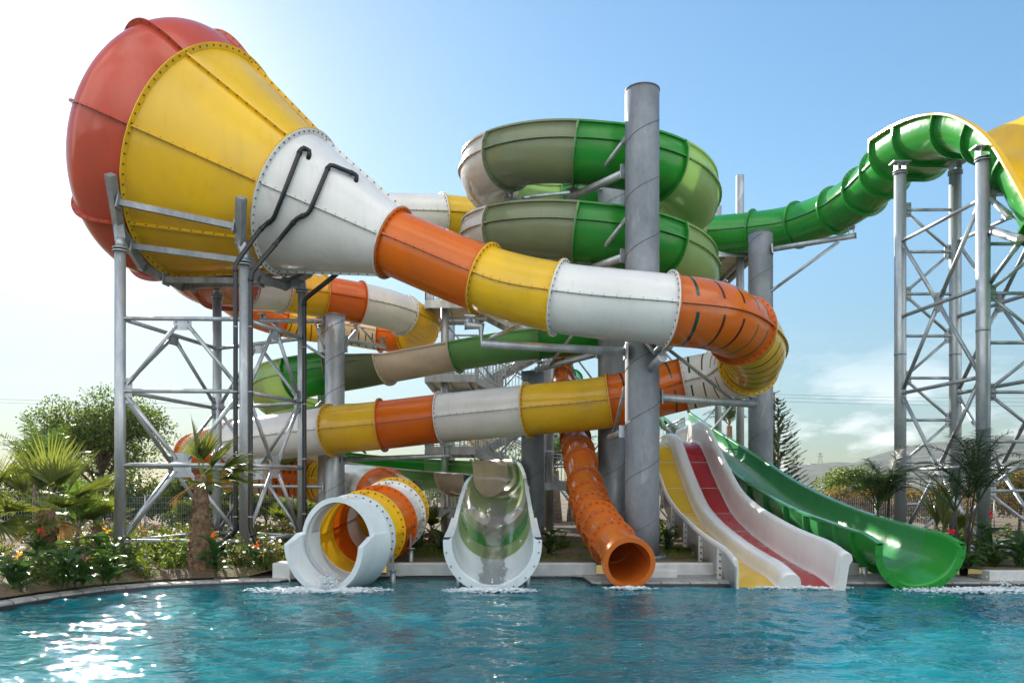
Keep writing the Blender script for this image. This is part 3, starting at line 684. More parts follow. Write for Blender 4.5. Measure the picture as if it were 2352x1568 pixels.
def arm(t, pts, r=.09, post=None, mat='galv'):
    mb = MB(); pts = [V(p) for p in pts]; mb.pipe(pts, r, 18); d = (pts[0] - pts[1]).normalized(); s_, u_ = frame(d)
    mb.box(pts[0] - d * .03, s_ * r * 1.7, u_ * r * 1.7, d * .018)
    e = (pts[-1] - pts[-2]).normalized(); mb.pipe([pts[-1], pts[-1] + e * .012], r * 1.12, 18)
    o = mb.build('support_arm', mat, t)
    if post:
        p = pts[-1] - e * .12; q = V(post); b = MB()
        for x in (-.07, .07): b.box((p + q) / 2 + s_ * 0 + e * x, (q - p) / 2, e * .012, e.cross(q - p).normalized() * .05)
        b.box(q, e * .11, e.cross(V((0, 0, 1))).normalized() * .16, (0, 0, .014)); b.build('saddle', mat, o)
    return o
pm = pillar('tallest grey steel pillar, in front of the green spiral and behind the white tube', 2.733, 16.45, .356, 10.0)
arm(pm, [at(1440, 395, 16.6), at(1310, 454, 18.5)], .085, at(1318, 436, 18.4)); rod(pm, at(1440, 315, 16.6), at(1350, 432, 18.1), .045)
arm(pm, [at(1440, 588, 16.6), at(1325, 628, 18.5)], .085); rod(pm, at(1440, 502, 16.6), at(1348, 616, 18.1), .045)
arm(pm, [at(1440, 808, 16.2), at(1106, 789, 16.2), at(1106, 749, 16.2), at(1069, 747, 16.2)], .088, at(1080, 728, 16.2)); rod(pm, at(1128, 777, 16.2), at(1190, 748, 16.7), .045)
arm(pm, [at(1488, 852, 16.3), at(1521, 820, 15.5)], .09, at(1524, 800, 15.4)); rod(pm, at(1470, 770, 16.2), at(1506, 812, 15.7), .045)
arm(pm, [at(1508, 912, 16.6), at(1732, 928, 18.6)], .085, at(1718, 912, 18.6)); rod(pm, at(1520, 790, 16.6), at(1682, 916, 18.2), .04)
arm(pm, [at(1436, 990, 16.6), at(1402, 1004, 18.9)], .075); rod(pm, at(1436, 890, 16.6), at(1410, 994, 18.6), .04)
pc = pillar('grey steel pillar standing inside the green spiral, close behind the tallest pillar', 2.76, 21.75, .375, 10.7)
arm(pc, [at(1376, 812, 21.6), at(1232, 849, 22.8)], .08, at(1243, 832, 22.8)); rod(pc, at(1376, 690, 21.6), at(1262, 838, 22.4), .045)
arm(pc, [(2.5, 21.6, 9.25), (-.15, 20.1, 9.1)], .085, (-.05, 20.1, 9.3)); rod(pc, (2.5, 21.6, 9.95), (.3, 20.2, 9.18), .045)
arm(pc, [(2.5, 21.6, 7.4), (-.1, 20.1, 7.3)], .085); arm(pc, [(3.0, 21.5, 8.1), (4.3, 20.6, 8.15)], .085)
p3 = pillar('grey steel pillar right of the middle chute, under the pale green straight of the spiral', .645, 24.3, .36, 5.3)
rod(p3, at(1200, 955, 24.2), at(1120, 925, 26.5), .075, 'support_arm')
pr = pillar('grey steel pillar under the green tube, behind the green half-pipe slide', 8.12, 25.6, .39, 10.03)
arm(pr, [at(1772, 573, 25.3), at(1966, 541, 24.4)], .085, at(1955, 524, 24.4)); rod(pr, at(1772, 668, 25.3), at(1925, 556, 24.6), .05)
arm(pr, [(7.9, 25.4, 1.75), (6.95, 25.4, 1.7)], .08, (6.98, 25.4, 2.2))
pl = pillar('shiny stained steel pillar on the left, between the lattice tower and the stair tower', -5.28, 23.35, .29, 6.84, mat='galv')
arm(pl, [at(748, 737, 23.3), at(597, 737, 24.6)], .075, at(606, 722, 24.6)); rod(pl, at(748, 822, 23.3), at(628, 744, 24.3), .045); rod(pl, at(745, 800, 23.3), at(722, 738, 23.4), .035)
arm(pl, [at(788, 800, 23.4), at(820, 760, 26.2)], .075, at(815, 742, 26.3)); arm(pl, [at(790, 780, 23.5), at(884, 796, 27.6)], .07, at(878, 776, 27.6)); rod(pl, at(830, 752, 26), at(860, 788, 27), .03)
arm(pl, [at(788, 1055, 23.2), at(1034, 1046, 22.0)], .07, at(1026, 1024, 22.0)); rod(pl, at(788, 1000, 23.5), at(840, 1040, 23.4), .035)
arm(pl, [at(748, 1117, 23.3), at(472, 1116, 25.2)], .06)
pl2 = pillar('pale steel pillar half hidden behind the shiny stained pillar on the left', -6.30, 26.5, .27, 7.2, mat='galv')
rod(pl2, at(748, 912, 26.3), at(700, 960, 25.6), .035); rod(pl2, at(750, 905, 26.6), at(800, 938, 27.4), .035)

# ------------------------------------------------------------------ lattice tower under the cone
lt = thing('lattice_tower', 'four-legged galvanised lattice tower with a cradle holding the big cone', 'tower', (-6.4, 17.4, GZ))
LEG = {'fl': (-8.0, 16.0, 6.75), 'fr': (-5.5, 16.1, 6.5), 'bl': (-7.3, 19.4, 6.65), 'br': (-4.85, 18.1, 6.45)}
for k, (x, y, z) in LEG.items():
    mb = MB(); mb.pipe([(x, y, 0), (x, y, z - .25)], .108 if k[1] == 'l' else .098, 24)
    for q in (z - .25, z - .19): mb.pipe([(x, y, q), (x, y, q + .025)], .15, 24)
    mb.pipe([(x, y, z - .17), (x, y, z + .02)], .09, 20); mb.pipe([(x, y, GZ - .1), (x, y, GZ + .03)], .2, 20)
    lg = mb.build('leg', 'galv', lt)
HZ = [5.15, 3.67, 2.16, .6]
def face(a, b):
    A = V(LEG[a]); B = V(LEG[b])
    P = lambda q, z: V((q.x, q.y, z)); d = (P(B, 0) - P(A, 0)).normalized()
    for z in HZ:
        rod(lt, P(A, z) + d * .1, P(B, z) - d * .1, .045, 'crossbar')
    mid = lambda z: (P(A, z) + P(B, z)) / 2
    up = V((0, 0, 1))
    plate(lt, mid(5.02), d, up, .36, .2); plate(lt, mid(2.16), d, up, .36, .5)
    for q, s in ((A, 1), (B, -1)):
        plate(lt, P(q, 3.67) + d * s * .17, d, up, .14, .52)
        rod(lt, mid(5.0) - d * s * .13, P(q, 3.82) + d * s * .17, .042)
        rod(lt, P(q, 3.52) + d * s * .17, mid(2.3) - d * s * .13, .042)
        rod(lt, mid(2.02) - d * s * .13, P(q, .78) + d * s * .17, .042)
for a, b in (('fl', 'fr'), ('fl', 'bl'), ('fr', 'br'), ('bl', 'br')): face(a, b)
def ringpt(c, r, a): return c + (SD * math.cos(R(a)) + UP * math.sin(R(a))) * r
C2 = P1 + AX * S2
for c, r, angs, nm in ((P1 - AX * .06, 2.74, (-26, -48, -72, -100, -128, -152), 0), (C2 - AX * .06, 1.86, (-18, -45, -78, -112, -140, -160), 1)):
    q = [ringpt(c, r, a) for a in angs]
    mb = MB()
    for i in range(5):
        a, b = q[i], q[i + 1]; t = (b - a).normalized(); n = AX; w = n.cross(t)
        mb.box((a + b) / 2, (b - a) / 2 + t * .05, n * .075, w * .085)
        # saddle plate filling the gap up to the flange
        e = [ringpt(c, r * (.945 if nm == 0 else .90), lerp(angs[i], angs[i + 1], j / 8)) for j in range(9)]
        f = [a.lerp(b, j / 8) for j in range(9)]
        o = len(mb.v)
        for sg in (-.012, .012): mb.v.extend([x + n * sg for x in e] + [x + n * sg for x in f])
        for j in range(8):
            mb.face([o + j, o + j + 1, o + 10 + j, o + 9 + j], 0, False); mb.face([o + 18 + j, o + 27 + j, o + 28 + j, o + 19 + j], 0, False)
            mb.face([o + j, o + 18 + j, o + 19 + j, o + 1 + j], 0, False)
    mb.build('cradle_frame', 'galv_dark', lt)
for a1, a2 in ((-36, -36), (-58, -62), (-86, -90), (-106, -118), (-130, -138), (-146, -152)):
    mb = MB(); a = ringpt(P1 - AX * .0, 2.70, a1); b = ringpt(C2 - AX * .12, 1.82, a2); mb.beam(a, b, .10, .12)
    t = (b - a).normalized(); sd, up = frame(t)
    for p in (a + t * .06, b - t * .06): mb.box(p, t * .015, sd * .13, up * .13)
    mb.build('cradle_beam', 'galv_dark', lt)
for k, c, r, a in (('fl', P1, 2.74, -47), ('bl', P1, 2.74, -126), ('fr', C2, 1.86, -46), ('br', C2, 1.86, -118)):
    mb = MB(); x, y, z = LEG[k]; p = ringpt(c - AX * .06, r, a)
    mb.beam((x, y, z), p, .16, .16); mb.build('knee_bracket', 'galv', lt)

# black water pipes that climb the tower and feed the cone
def on_cone(px, py, off=.07):
    o = V((0, 0, EYE)); d = at(px, py, 1) - o
    best = None
    for i in range(1200):
        y = 13 + i * .006; p = o + d * y; s = (p - P1).dot(AX)
        if -.1 < s < S3 + .1:
            if (p - (P1 + AX * s)).length < cone_r(s + cs[1]) + off: return p
    return at(px, py, 15.6)
def climb(pix, off=.09):
    "follow the cone's surface through the given points"
    out = []
    for (a, b) in zip(pix, pix[1:]):
        n = max(1, int(math.hypot(b[0] - a[0], b[1] - a[1]) / 34))
        out += [on_cone(lerp(a[0], b[0], i / n), lerp(a[1], b[1], i / n), off) for i in range(n)]
    return out + [on_cone(*pix[-1], -.03)]
def hose(label, pts, r=.047):
    mb = MB(); q = []
    for i, p in enumerate(pts):         # rounded elbows
        if 0 < i < len(pts) - 1:
            a = pts[i - 1]; b = pts[i + 1]; l = min(.09, (a - p).length * .4, (b - p).length * .4)
            q += [p + (a - p).normalized() * l, p + (a - p).normalized() * l * .25 + (b - p).normalized() * l * .25, p + (b - p).normalized() * l]
        else: q.append(p)
    mb.pipe(q, r, 12)
    for p in pts[1:-1]:
        i = pts.index(p); a = pts[i - 1]; b = pts[i + 1]
        if (a - p).angle(p - b) < .35: continue
        t = (a - p).normalized(); mb.pipe([p + t * .10, p + t * .16], r * 1.18, 12)
    root = thing('water_pipe', label, 'pipe', (pts[0].x, pts[0].y, 0), 'black water pipes on the lattice tower')
    mb.build('pipe_run', 'black_pipe', root)
    cl = [p for p in pts if p.z < 6]; lo = min(p.z for p in pts); v = pts[2]
    for z in (1.1, 2.35, 3.6, 4.9):
        c = MB(); c.pipe([(v.x, v.y, z), (v.x, v.y, z + .02)], r * 1.12, 12); c.build('pipe_clamp', 'galv', root)
    return root
hose('black water pipe left of the front leg, hooked end highest on the cone', [at(510, 1268, 15.7), at(514, 1240, 15.7), at(541, 1222, 15.7), at(541, 606, 15.7), on_cone(594, 532, .25)] + climb([(610, 516), (628, 504), (692, 340), (713, 345), (707, 368)]))
hose('black water pipe right of the front leg, ending in a long crook', [at(592, 1262, 15.7), at(590, 1248, 15.7), at(575, 1215, 15.7), at(576, 628, 15.7), on_cone(640, 552, .14)] + climb([(682, 501), (709, 491), (757, 377), (821, 403), (816, 420)]))
hose('black water pipe on the rear leg, turning up under the white cone', [at(700, 1225, 17.9), at(700, 1190, 17.9), at(699, 1150, 17.9), at(699, 688, 17.9), at(776, 627, 17.2)], .052)

# ------------------------------------------------------------------ right lattice tower
rt = thing('lattice_tower', 'tall galvanised lattice tower carrying the yellow-lined half-pipe at the right edge', 'tower', (10.5, 18, GZ))
RL, RS, RF, RQ = V((9.66, 19.5, 0)), V((11.03, 19.5, 0)), V((9.98, 16.6, 0)), V((11.45, 16.6, 0))
for q, z in ((RL, 9.62), (RS, 9.62), (RF, 8.72), (RQ, 7.9)):
    mb = MB(); mb.pipe([q, q + V((0, 0, z - .12))], .139, 26)
    for zz_ in (z - .12, z - .06): mb.pipe([q + V((0, 0, zz_)), q + V((0, 0, zz_ + .02))], .17, 26)
    mb.pipe([q + V((0, 0, 5.0)), q + V((0, 0, 5.06))], .145, 26); mb.pipe([q + V((0, 0, GZ - .05)), q + V((0, 0, GZ + .03))], .24, 26)
    lg = mb.build('leg', 'galv', rt)
    mb = MB()
    for x in (-.1, .1): mb.box(q + V((x, 0, z + .06)), (.012, 0, 0), (0, .1, 0), (0, 0, .10))
    mb.box(q + V((0, 0, z + .17)), (.22, 0, 0), (0, .13, 0), (0, 0, .012)); mb.build('saddle', 'galv', lg)
def at_z(q, z): return V((q.x, q.y, z))
Z8 = [8.62 - 1.045 * i for i in range(9)]
for A, B in ((RL, RS), (RF, RQ)):
    zs = Z8 if A is RL else [z - .72 for z in Z8[:8]]
    d = (B - A).normalized()
    for i, z in enumerate(zs):
        rod(rt, at_z(A, z) + d * .13, at_z(B, z) - d * .13, .038, 'crossbar')
        s = A if i % 2 == 0 else B; sg = 1 if i % 2 == 0 else -1
        plate(rt, at_z(s, z) + d * sg * .2, d, (0, 0, 1), .14, .36)
        if i + 1 < len(zs):
            o = B if i % 2 == 0 else A
            rod(rt, at_z(s, z - .12) + d * sg * .22, at_z(o, zs[i + 1] + .12) - d * sg * .22, .036)
ZB = [7.82, 5.95, 4.05, 2.15, .42]
for A, B in ((RL, RF), (RS, RQ)):
    d = (B - A).normalized(); mid = lambda z: (at_z(A, z) + at_z(B, z)) / 2
    for i, z in enumerate(ZB):
        rod(rt, at_z(A, z) + d * .13, at_z(B, z) - d * .13, .045, 'crossbar')
        if i + 1 < len(ZB):
            z2 = ZB[i + 1]
            for q, sg in ((A, 1), (B, -1)):
                if i % 2 == 0: rod(rt, at_z(q, z - .12) + d * sg * .14, mid(z2 + .14) - d * sg * .1, .045)
                else: rod(rt, mid(z - .14) - d * sg * .1, at_z(q, z2 + .12) + d * sg * .14, .045)
        if i % 2 == 1: plate(rt, mid(z), d, (0, 0, 1), .3, .42)
rod(rt, V((10.1, 16.6, 7.15)), V((9.96, 15.35, 6.55)), .085, 'support_arm'); rod(rt, V((10.1, 16.6, 7.85)), V((9.97, 15.75, 7.1)), .05, 'support_arm'); rod(rt, V((10.1, 16.6, 6.0)), V((9.96, 15.45, 6.45)), .045)
mb = MB(); mb.pipe([(9.0, 16.9, .33), (14, 16.9, .33)], .05, 10); mb.build('ground_pipe', 'galv', rt)

# ------------------------------------------------------------------ start tower with the stairs
st = thing('stair_tower', 'galvanised start tower with zigzag stairs, landings and railings behind the tubes', 'tower', (1.5, 29.5, GZ))
for i, x in enumerate((-2.4, 1.35, 4.6, 8.15)):
    for y in (28.0, 31.0):
        mb = MB(); mb.pipe([(x, y, 0), (x, y, 12.9 if i == 3 else 12.2 if i else 9.6)], .14, 16); mb.pipe([(x, y, 3.0), (x, y, 3.08)], .17, 16); mb.build('column', 'galv', st)
def railing(a, b, h=1.05, root=st):
    a = V(a); b = V(b); mb = MB(); n = max(1, int((b - a).length / .13)); z = V((0, 0, h))
    mb.pipe([a + z, b + z], .024, 6); mb.pipe([a + z * .1, b + z * .1], .016, 6); mb.pipe([a + z * .88, b + z * .88], .016, 6)
    for i in range(n + 1):
        p = a.lerp(b, i / n); r = .026 if i % 9 == 0 or i == n else .009
        mb.pipe([p, p + z], r, 4 if r < .01 else 6, caps=False)
    mb.build('railing', 'galv', root)
def deck(x0, x1, y0, y1, z, rails='flbr'):
    mb = MB()
    for i in range(int((y1 - y0) / .3)):
        mb.abox(x0, x1, y0 + i * .3 + .004, y0 + i * .3 + .296, z - .03, z, 0)
    mb.abox(x0 - .03, x0 + .05, y0, y1, z - .24, z - .034, 1); mb.abox(x1 - .05, x1 + .03, y0, y1, z - .24, z - .034, 1)
    for i in range(int((x1 - x0) / .7) + 2):
        x = min(x0 + .052 + i * .7, x1 - .1); mb.abox(x, x + .05, y0, y1, z - .2, z - .036, 1)
    mb.abox(x0, x1, y0 - .03, y0 - .002, z - .22, z + .06, 1); mb.abox(x0, x1, y1 + .002, y1 + .03, z - .22, z + .06, 1)
    mb.build('landing', ['deck', 'galv'], st)
    if 'f' in rails: railing((x0, y0, z), (x1, y0, z))
    if 'b' in rails: railing((x0, y1, z), (x1, y1, z))
    if 'l' in rails: railing((x0, y0, z), (x0, y1, z))
    if 'r' in rails: railing((x1, y0, z), (x1, y1, z))
def flight(x0, z0, x1, z1, y0, y1):
    mb = MB(); a = V((x0, 0, z0)); b = V((x1, 0, z1))
    for y in (y0, y1): mb.beam(a + V((0, y, -.1)), b + V((0, y, -.1)), .05, .24, 1)
    n = int(abs(z1 - z0) / .17)
    for i in range(n):
        p = a.lerp(b, (i + .5) / n); mb.abox(p.x - .14, p.x + .14, y0 + .03, y1 - .03, p.z - .03, p.z, 0); mb.abox(p.x - .14, p.x - .125, y0 + .03, y1 - .03, p.z - .14, p.z - .032, 0)
    mb.build('stair_flight', ['deck', 'galv'], st)
    for y in (y0, y1): railing((x0, y, z0), (x1, y, z1))
for z in (8.3, 5.7, 3.15): deck(-3.05, -1.3, 27.6, 30.4, z, 'flb')
for z in (7.0, 4.42, 1.9): deck(1.2, 2.6, 27.8, 30.4, z, 'frb')
zl = [8.3, 5.7, 3.15]; zr = [7.0, 4.42, 1.9]
for i in range(3):
    flight(-1.3, zl[i], 1.2, zr[i], 27.8, 28.9)
    flight(1.2, zr[i], -1.3, zl[i + 1] if i < 2 else .45, 29.3, 30.4)
flight(-1.3, 8.3, 1.2, 9.9, 29.3, 30.4)
deck(1.2, 8.6, 27.6, 31.4, 10.1, 'flbr')
deck(3.7, 6.15, 27.95, 31.2, 3.2, 'lbr')
deck(-3.4, .2, 27.2, 28.8, .95, 'flb')
for x0, x1 in ((-2.4, 1.35), (1.35, 4.6), (4.6, 8.15)):
    for y in (28.0, 31.0):
        for z in (2.6, 5.2, 7.8):
            if x0 < 0 and z > 8: continue
            rod(st, (x0, y, z), (x1, y, z), .04, 'crossbar')
            rod(st, (x0, y, z - .15), ((x0 + x1) / 2, y, z - 2.3), .035, 'brace'); rod(st, (x1, y, z - .15), ((x0 + x1) / 2, y, z - 2.3), .035, 'brace')
            plate(st, ((x0 + x1) / 2, y - .05, z - 2.35), (1, 0, 0), (0, 0, 1), .45, .35)

# ------------------------------------------------------------------ pool, edge, ground
def noise2(x, y, s): return noise.noise(V((x * s, y * s, .37)))
mb = MB()
xs = [-60, -40, -25, -16, -12] + [-10.2 + .048 * i for i in range(444)] + [13, 16, 22, 32, 50]
ys = [-40, -20, -8, 0, 3, 5] + [5.9 + .048 * i for i in range(170)] + [14.6, 15.5]
for y in ys:
    for x in xs:
        if -11 < x < 12 and 5 < y < 14.3:
            q = V((x, y, 0)); w1 = noise.noise(V((x * .55 + 3, y * .95, 1.2))); 
            wx = x + .5 * w1; wy = y + .35 * noise.noise(V((x * .8, y * .8, 7)))
            e = .6 + .4 * noise.noise(V((x * .3, y * .3, 11)))
            e = .55 + .45 * noise.noise(V((x * .3, y * .3, 11)))
            h = .016 * w1 + .022 * noise.noise(V((wx * 1.1, wy * 2.1, 3.1))) + e * (.034 * noise.noise(V((wx * 2.1, wy * 3.6, 9))) + .028 * noise.noise(V((wx * 4.0, wy * 6.0, 4))) + .010 * noise.noise(V((wx * 7.5, wy * 10.5, 2))))
            h = max(-.06, h)
        else: h = 0
        mb.v.append((x, y, h - .01))
nx = len(xs)
for j in range(len(ys) - 1):
    for i in range(nx - 1): mb.face([j * nx + i, j * nx + i + 1, (j + 1) * nx + i + 1, (j + 1) * nx + i], 0, True)
def water_mat():
    m, nt, out = nodes('pool water')
    P = pos(nt)
    p = N(nt, 'ShaderNodeBsdfPrincipled'); p.inputs['Roughness'].default_value = .012; p.inputs['IOR'].default_value = 1.33
    p.inputs['Subsurface Weight'].default_value = .9; p.inputs['Subsurface Radius'].default_value = (.25, .9, 1.0); p.inputs['Subsurface Scale'].default_value = 1.0
    n1 = N(nt, 'ShaderNodeTexNoise'); n1.inputs['Scale'].default_value = .35; n1.inputs['Detail'].default_value = 3; L(nt, P, n1.inputs['Vector'])
    r1 = ramp(nt, [(.3, (.0, .085, .12)), (.7, (.004, .20, .235))]); L(nt, n1.outputs['Fac'], r1.inputs[0]); L(nt, r1.outputs[0], p.inputs['Base Color'])
    mp = N(nt, 'ShaderNodeMapping'); mp.inputs['Scale'].default_value = (1, 1.7, 1); L(nt, P, mp.inputs['Vector'])
    n2 = N(nt, 'ShaderNodeTexNoise'); n2.inputs['Scale'].default_value = 7.5; n2.inputs['Detail'].default_value = 1; n2.inputs['Roughness'].default_value = .55; n2.inputs['Distortion'].default_value = .6; L(nt, mp.outputs[0], n2.inputs['Vector'])
    b = N(nt, 'ShaderNodeBump'); b.inputs['Strength'].default_value = .3; b.inputs['Distance'].default_value = .05; L(nt, n2.outputs['Fac'], b.inputs['Height'])
    L(nt, b.outputs[0], p.inputs['Normal']); L(nt, p.outputs[0], out.inputs[0]); return m
M['water'] = water_mat()
struct(mb.build('pool_water', 'water'))
EDGE = [(-7.25, -30), (-7.22, 4), (-7.15, 8.5), (-7.02, 10.4), (-6.72, 11.7), (-6.35, 12.6), (-5.9, 13.05), (-5.3, 13.35), (-4.6, 13.62), (-4.05, 13.75), (-3.95, 13.95), (-3.72, 14.48), (-3.5, 14.56), (-2, 14.56), (0, 14.56), (1.1, 14.56), (1.22, 14.48), (1.28, 13.5), (1.45, 13.34), (3, 13.34), (6, 13.34), (8.2, 13.34), (12, 13.34), (60, 13.34)]
def offs(pl, d):
    out = []
    for i, p in enumerate(pl):
        a = V(pl[max(i - 1, 0)]); b = V(pl[min(i + 1, len(pl) - 1)]); t = (b - a).normalized(); out.append((p[0] - t.y * d, p[1] + t.x * d))
    return out
def strip(name, pl0, z0, pl1, z1, mat, extra=()):
    mb = MB(); rows = [(pl0, z0), (pl1, z1)] if not isinstance(z0, list) else z0
    o = 0
    for pl, z in rows: mb.v.extend([(x, y, z) for x, y in pl])
    n = len(rows[0][0])
    for r in range(len(rows) - 1):
        for i in range(n - 1): mb.face([r * n + i, r * n + i + 1, (r + 1) * n + i + 1, (r + 1) * n + i], 0, False)
    return struct(mb.build(name, mat))
E1 = offs(EDGE, .10); E2 = offs(EDGE, .42)
def joints(m):
    nt = m.node_tree; p = [n for n in nt.nodes if n.type == 'BSDF_PRINCIPLED'][0]; src = p.inputs['Base Color'].links[0].from_socket
    sp = N(nt, 'ShaderNodeSeparateXYZ'); L(nt, pos(nt), sp.inputs[0])
    ad = N(nt, 'ShaderNodeMath', operation='ADD'); L(nt, sp.outputs['X'], ad.inputs[0]); L(nt, sp.outputs['Y'], ad.inputs[1])
    md = N(nt, 'ShaderNodeMath', operation='PINGPONG'); md.inputs[1].default_value = .25; L(nt, ad.outputs[0], md.inputs[0])
    r = ramp(nt, [(.010, (.35, .34, .33)), (.022, (1, 1, 1))]); L(nt, md.outputs[0], r.inputs[0])
    mx = N(nt, 'ShaderNodeMixRGB', blend_type='MULTIPLY'); mx.inputs[0].default_value = 1; L(nt, src, mx.inputs[1]); L(nt, r.outputs[0], mx.inputs[2]); L(nt, mx.outputs[0], p.inputs['Base Color'])
joints(M['coping'])
strip('pool_coping', None, [(E1, -.3), (E1, .045), (offs(EDGE, .12), .06), (E2, .065), (E2, .0)], None, None, 'coping')
strip('waterline_strip', None, [(offs(EDGE, .085), -.3), (offs(EDGE, .085), .03), (offs(EDGE, .098), .03)], None, None, 'coping_dark')
strip('gravel', None, [([(1.6, 13.7), (4, 13.7), (8.3, 13.7)], .06), ([(1.6, 14.75), (4, 14.75), (8.3, 14.75)], .06)], None, None, 'gravel')
def low_wall(label, x0, x1, y0, y1, z1):
    t = MB(); t.abox(x0, x1, y0, y1, -.1, z1); o = t.build('low_wall', 'concrete'); tag(o, label, 'wall', 'low white walls along the pool')
    m = o.modifiers.new('bevel', 'BEVEL'); m.width = .015; m.segments = 2; recentre(o)
for i, (x0, x1, lab) in enumerate(((-3.7, -3.15, 'stub of low white wall left of the white mouth'), (-2.35, -.68, 'low white wall between the white mouth and the middle chute'), (.02, 1.58, 'low white wall between the middle chute and the orange mouth'), (2.14, 3.80, 'low white wall between the orange mouth and the two-lane slide'), (5.7, 6.5, 'short low white wall between the two-lane slide and the green half-pipe'))):
    low_wall(lab, x0, x1, 14.66, 14.9, .27)
low_wall('low white kerb wall at the right edge of the pool beside the green mouth', 8.3, 40, 13.62, 13.84, .235)
low_wall('white block at the left foot of the white slide mouth', -4.3, -3.98, 14.05, 14.6, .33)
low_wall('low white step right of the orange mouth, in front of the wall', 2.42, 3.0, 14.2, 14.6, .19)
# ground: one sheet from the pool edge to the horizon
B = [(x, y) for x, y in E2[:10]] + [(-4.45, 14.25), (-4.3, 14.62), (-3.72, 14.88), (-2.5, 14.88), (8.2, 14.88), (8.35, 13.72), (60, 13.72)]
mb = MB(); rings = [0, .35, 1.2, 4, 12, 40, 150, 700, 1800]
def groundz(x, y): return GZ + .10 * noise2(x, y, .35) * min(1, max(0, (y - 15) / 4)) - .03
for r in rings:
    for i, (x, y) in enumerate(B):
        c = V((x, y)) - V((0, 3)); 
        if i in (0,): d = V((-1, -.6))
        elif i == len(B) - 1: d = V((1, -.1))
        else: d = c
        d = d.normalized(); q = V((x, y)) + d * r
        mb.v.append((q.x, q.y, .1 if r == 0 and y < 14.1 and x < -3.8 else GZ - .03 if r < 100 else .0))
n = len(B)
for r in range(len(rings) - 1):
    for i in range(n - 1): mb.face([r * n + i, r * n + i + 1, (r + 1) * n + i + 1, (r + 1) * n + i], 0, True)
def ground_mat():
    m, nt, out = nodes('earth and dry grass'); P = pos(nt)
    p = N(nt, 'ShaderNodeBsdfPrincipled'); p.inputs['Roughness'].default_value = .95
    n1 = N(nt, 'ShaderNodeTexNoise'); n1.inputs['Scale'].default_value = .8; n1.inputs['Detail'].default_value = 9; L(nt, P, n1.inputs['Vector'])
    r1 = ramp(nt, [(.3, (.06, .042, .028)), (.48, (.16, .11, .065)), (.6, (.15, .125, .06)), (.75, (.075, .09, .03))]); L(nt, n1.outputs['Fac'], r1.inputs[0])
    n2 = N(nt, 'ShaderNodeTexNoise'); n2.inputs['Scale'].default_value = 14; n2.inputs['Detail'].default_value = 8; L(nt, P, n2.inputs['Vector'])
    mx = N(nt, 'ShaderNodeMixRGB', blend_type='OVERLAY'); mx.inputs[0].default_value = .7; L(nt, r1.outputs[0], mx.inputs[1]); L(nt, n2.outputs['Fac'], mx.inputs[2])
    L(nt, mx.outputs[0], p.inputs['Base Color'])
    b = N(nt, 'ShaderNodeBump'); b.inputs['Strength'].default_value = .9; b.inputs['Distance'].default_value = .06; L(nt, n2.outputs['Fac'], b.inputs['Height']); L(nt, b.outputs[0], p.inputs['Normal'])
    L(nt, p.outputs[0], out.inputs[0]); return m
M['ground'] = ground_mat()
struct(mb.build('ground', 'ground'))
# grass lawn behind the low wall
mb = MB()
for i in range(15000):
    x = U(-3.3, 8.2); y = U(16.2, 20.5)
    if noise2(x, y, .5) < -.25: continue
    mb.leaf(V((x, y, GZ - .03)), V((U(-.5, .5), U(-.5, .5), 1)), V((U(-1, 1), 1, 0)), U(.05, .14), .012, 0, .1)
stuff(mb.build('lawn_grass', 'leaf_lime'))

# hills beyond the right bank
RID = [(1100, 1124), (1500, 1116), (1640, 1110), (1750, 1096), (1829, 1076), (1880, 1066), (1960, 1060), (2048, 1036), (2142, 1019), (2250, 1012), (2352, 1004), (2600, 985), (3000, 990), (3600, 1040)]
mb = MB(); nu, nv = 150, 26
for j in range(nv):
    for i in range(nu):
        px = lerp(1000, 3600, i / (nu - 1)); D = lerp(420, 1700, j / (nv - 1))
        for (a, ya), (b_, yb) in zip(RID, RID[1:]):
            if px <= b_: ry = lerp(ya, yb, max(0, min(1, (px - a) / (b_ - a)))); break
        H = (HY - ry) / F * 1450
        t = (D - 420) / 1030; prof_h = max(0, min(1, t)); prof_h = prof_h * prof_h * (3 - 2 * prof_h)
        if t > 1: prof_h = max(.2, 1 - (t - 1) * .6)
        x = (px - CX) / F * D
        h = H * prof_h + (H * .10) * noise2(x, D, .006) * prof_h + 5 * noise2(x, D, .02) * prof_h
        mb.v.append((x, D, h - 1.5))
for j in range(nv - 1):
    for i in range(nu - 1): mb.face([j * nu + i, j * nu + i + 1, (j + 1) * nu + i + 1, (j + 1) * nu + i], 0, True)
def hill_mat():
    m, nt, out = nodes('dry scrub hillside'); P = pos(nt)
    p = N(nt, 'ShaderNodeBsdfPrincipled'); p.inputs['Roughness'].default_value = 1
    n1 = N(nt, 'ShaderNodeTexNoise'); n1.inputs['Scale'].default_value = .02; n1.inputs['Detail'].default_value = 10; n1.inputs['Roughness'].default_value = .7; L(nt, P, n1.inputs['Vector'])
    r1 = ramp(nt, [(.36, (.016, .026, .012)), (.47, (.035, .045, .02)), (.57, (.085, .075, .055)), (.70, (.24, .20, .16))]); L(nt, n1.outputs['Fac'], r1.inputs[0])
    v = N(nt, 'ShaderNodeTexVoronoi'); v.inputs['Scale'].default_value = .09; L(nt, P, v.inputs['Vector'])
    rv = ramp(nt, [(.1, (.35, .45, .3)), (.5, (1, 1, 1))]); L(nt, v.outputs['Distance'], rv.inputs[0])
    mx = N(nt, 'ShaderNodeMixRGB', blend_type='MULTIPLY'); mx.inputs[0].default_value = .8; L(nt, r1.outputs[0], mx.inputs[1]); L(nt, rv.outputs[0], mx.inputs[2])
    L(nt, mx.outputs[0], p.inputs['Base Color']); L(nt, p.outputs[0], out.inputs[0]); return m
M['hill'] = hill_mat()
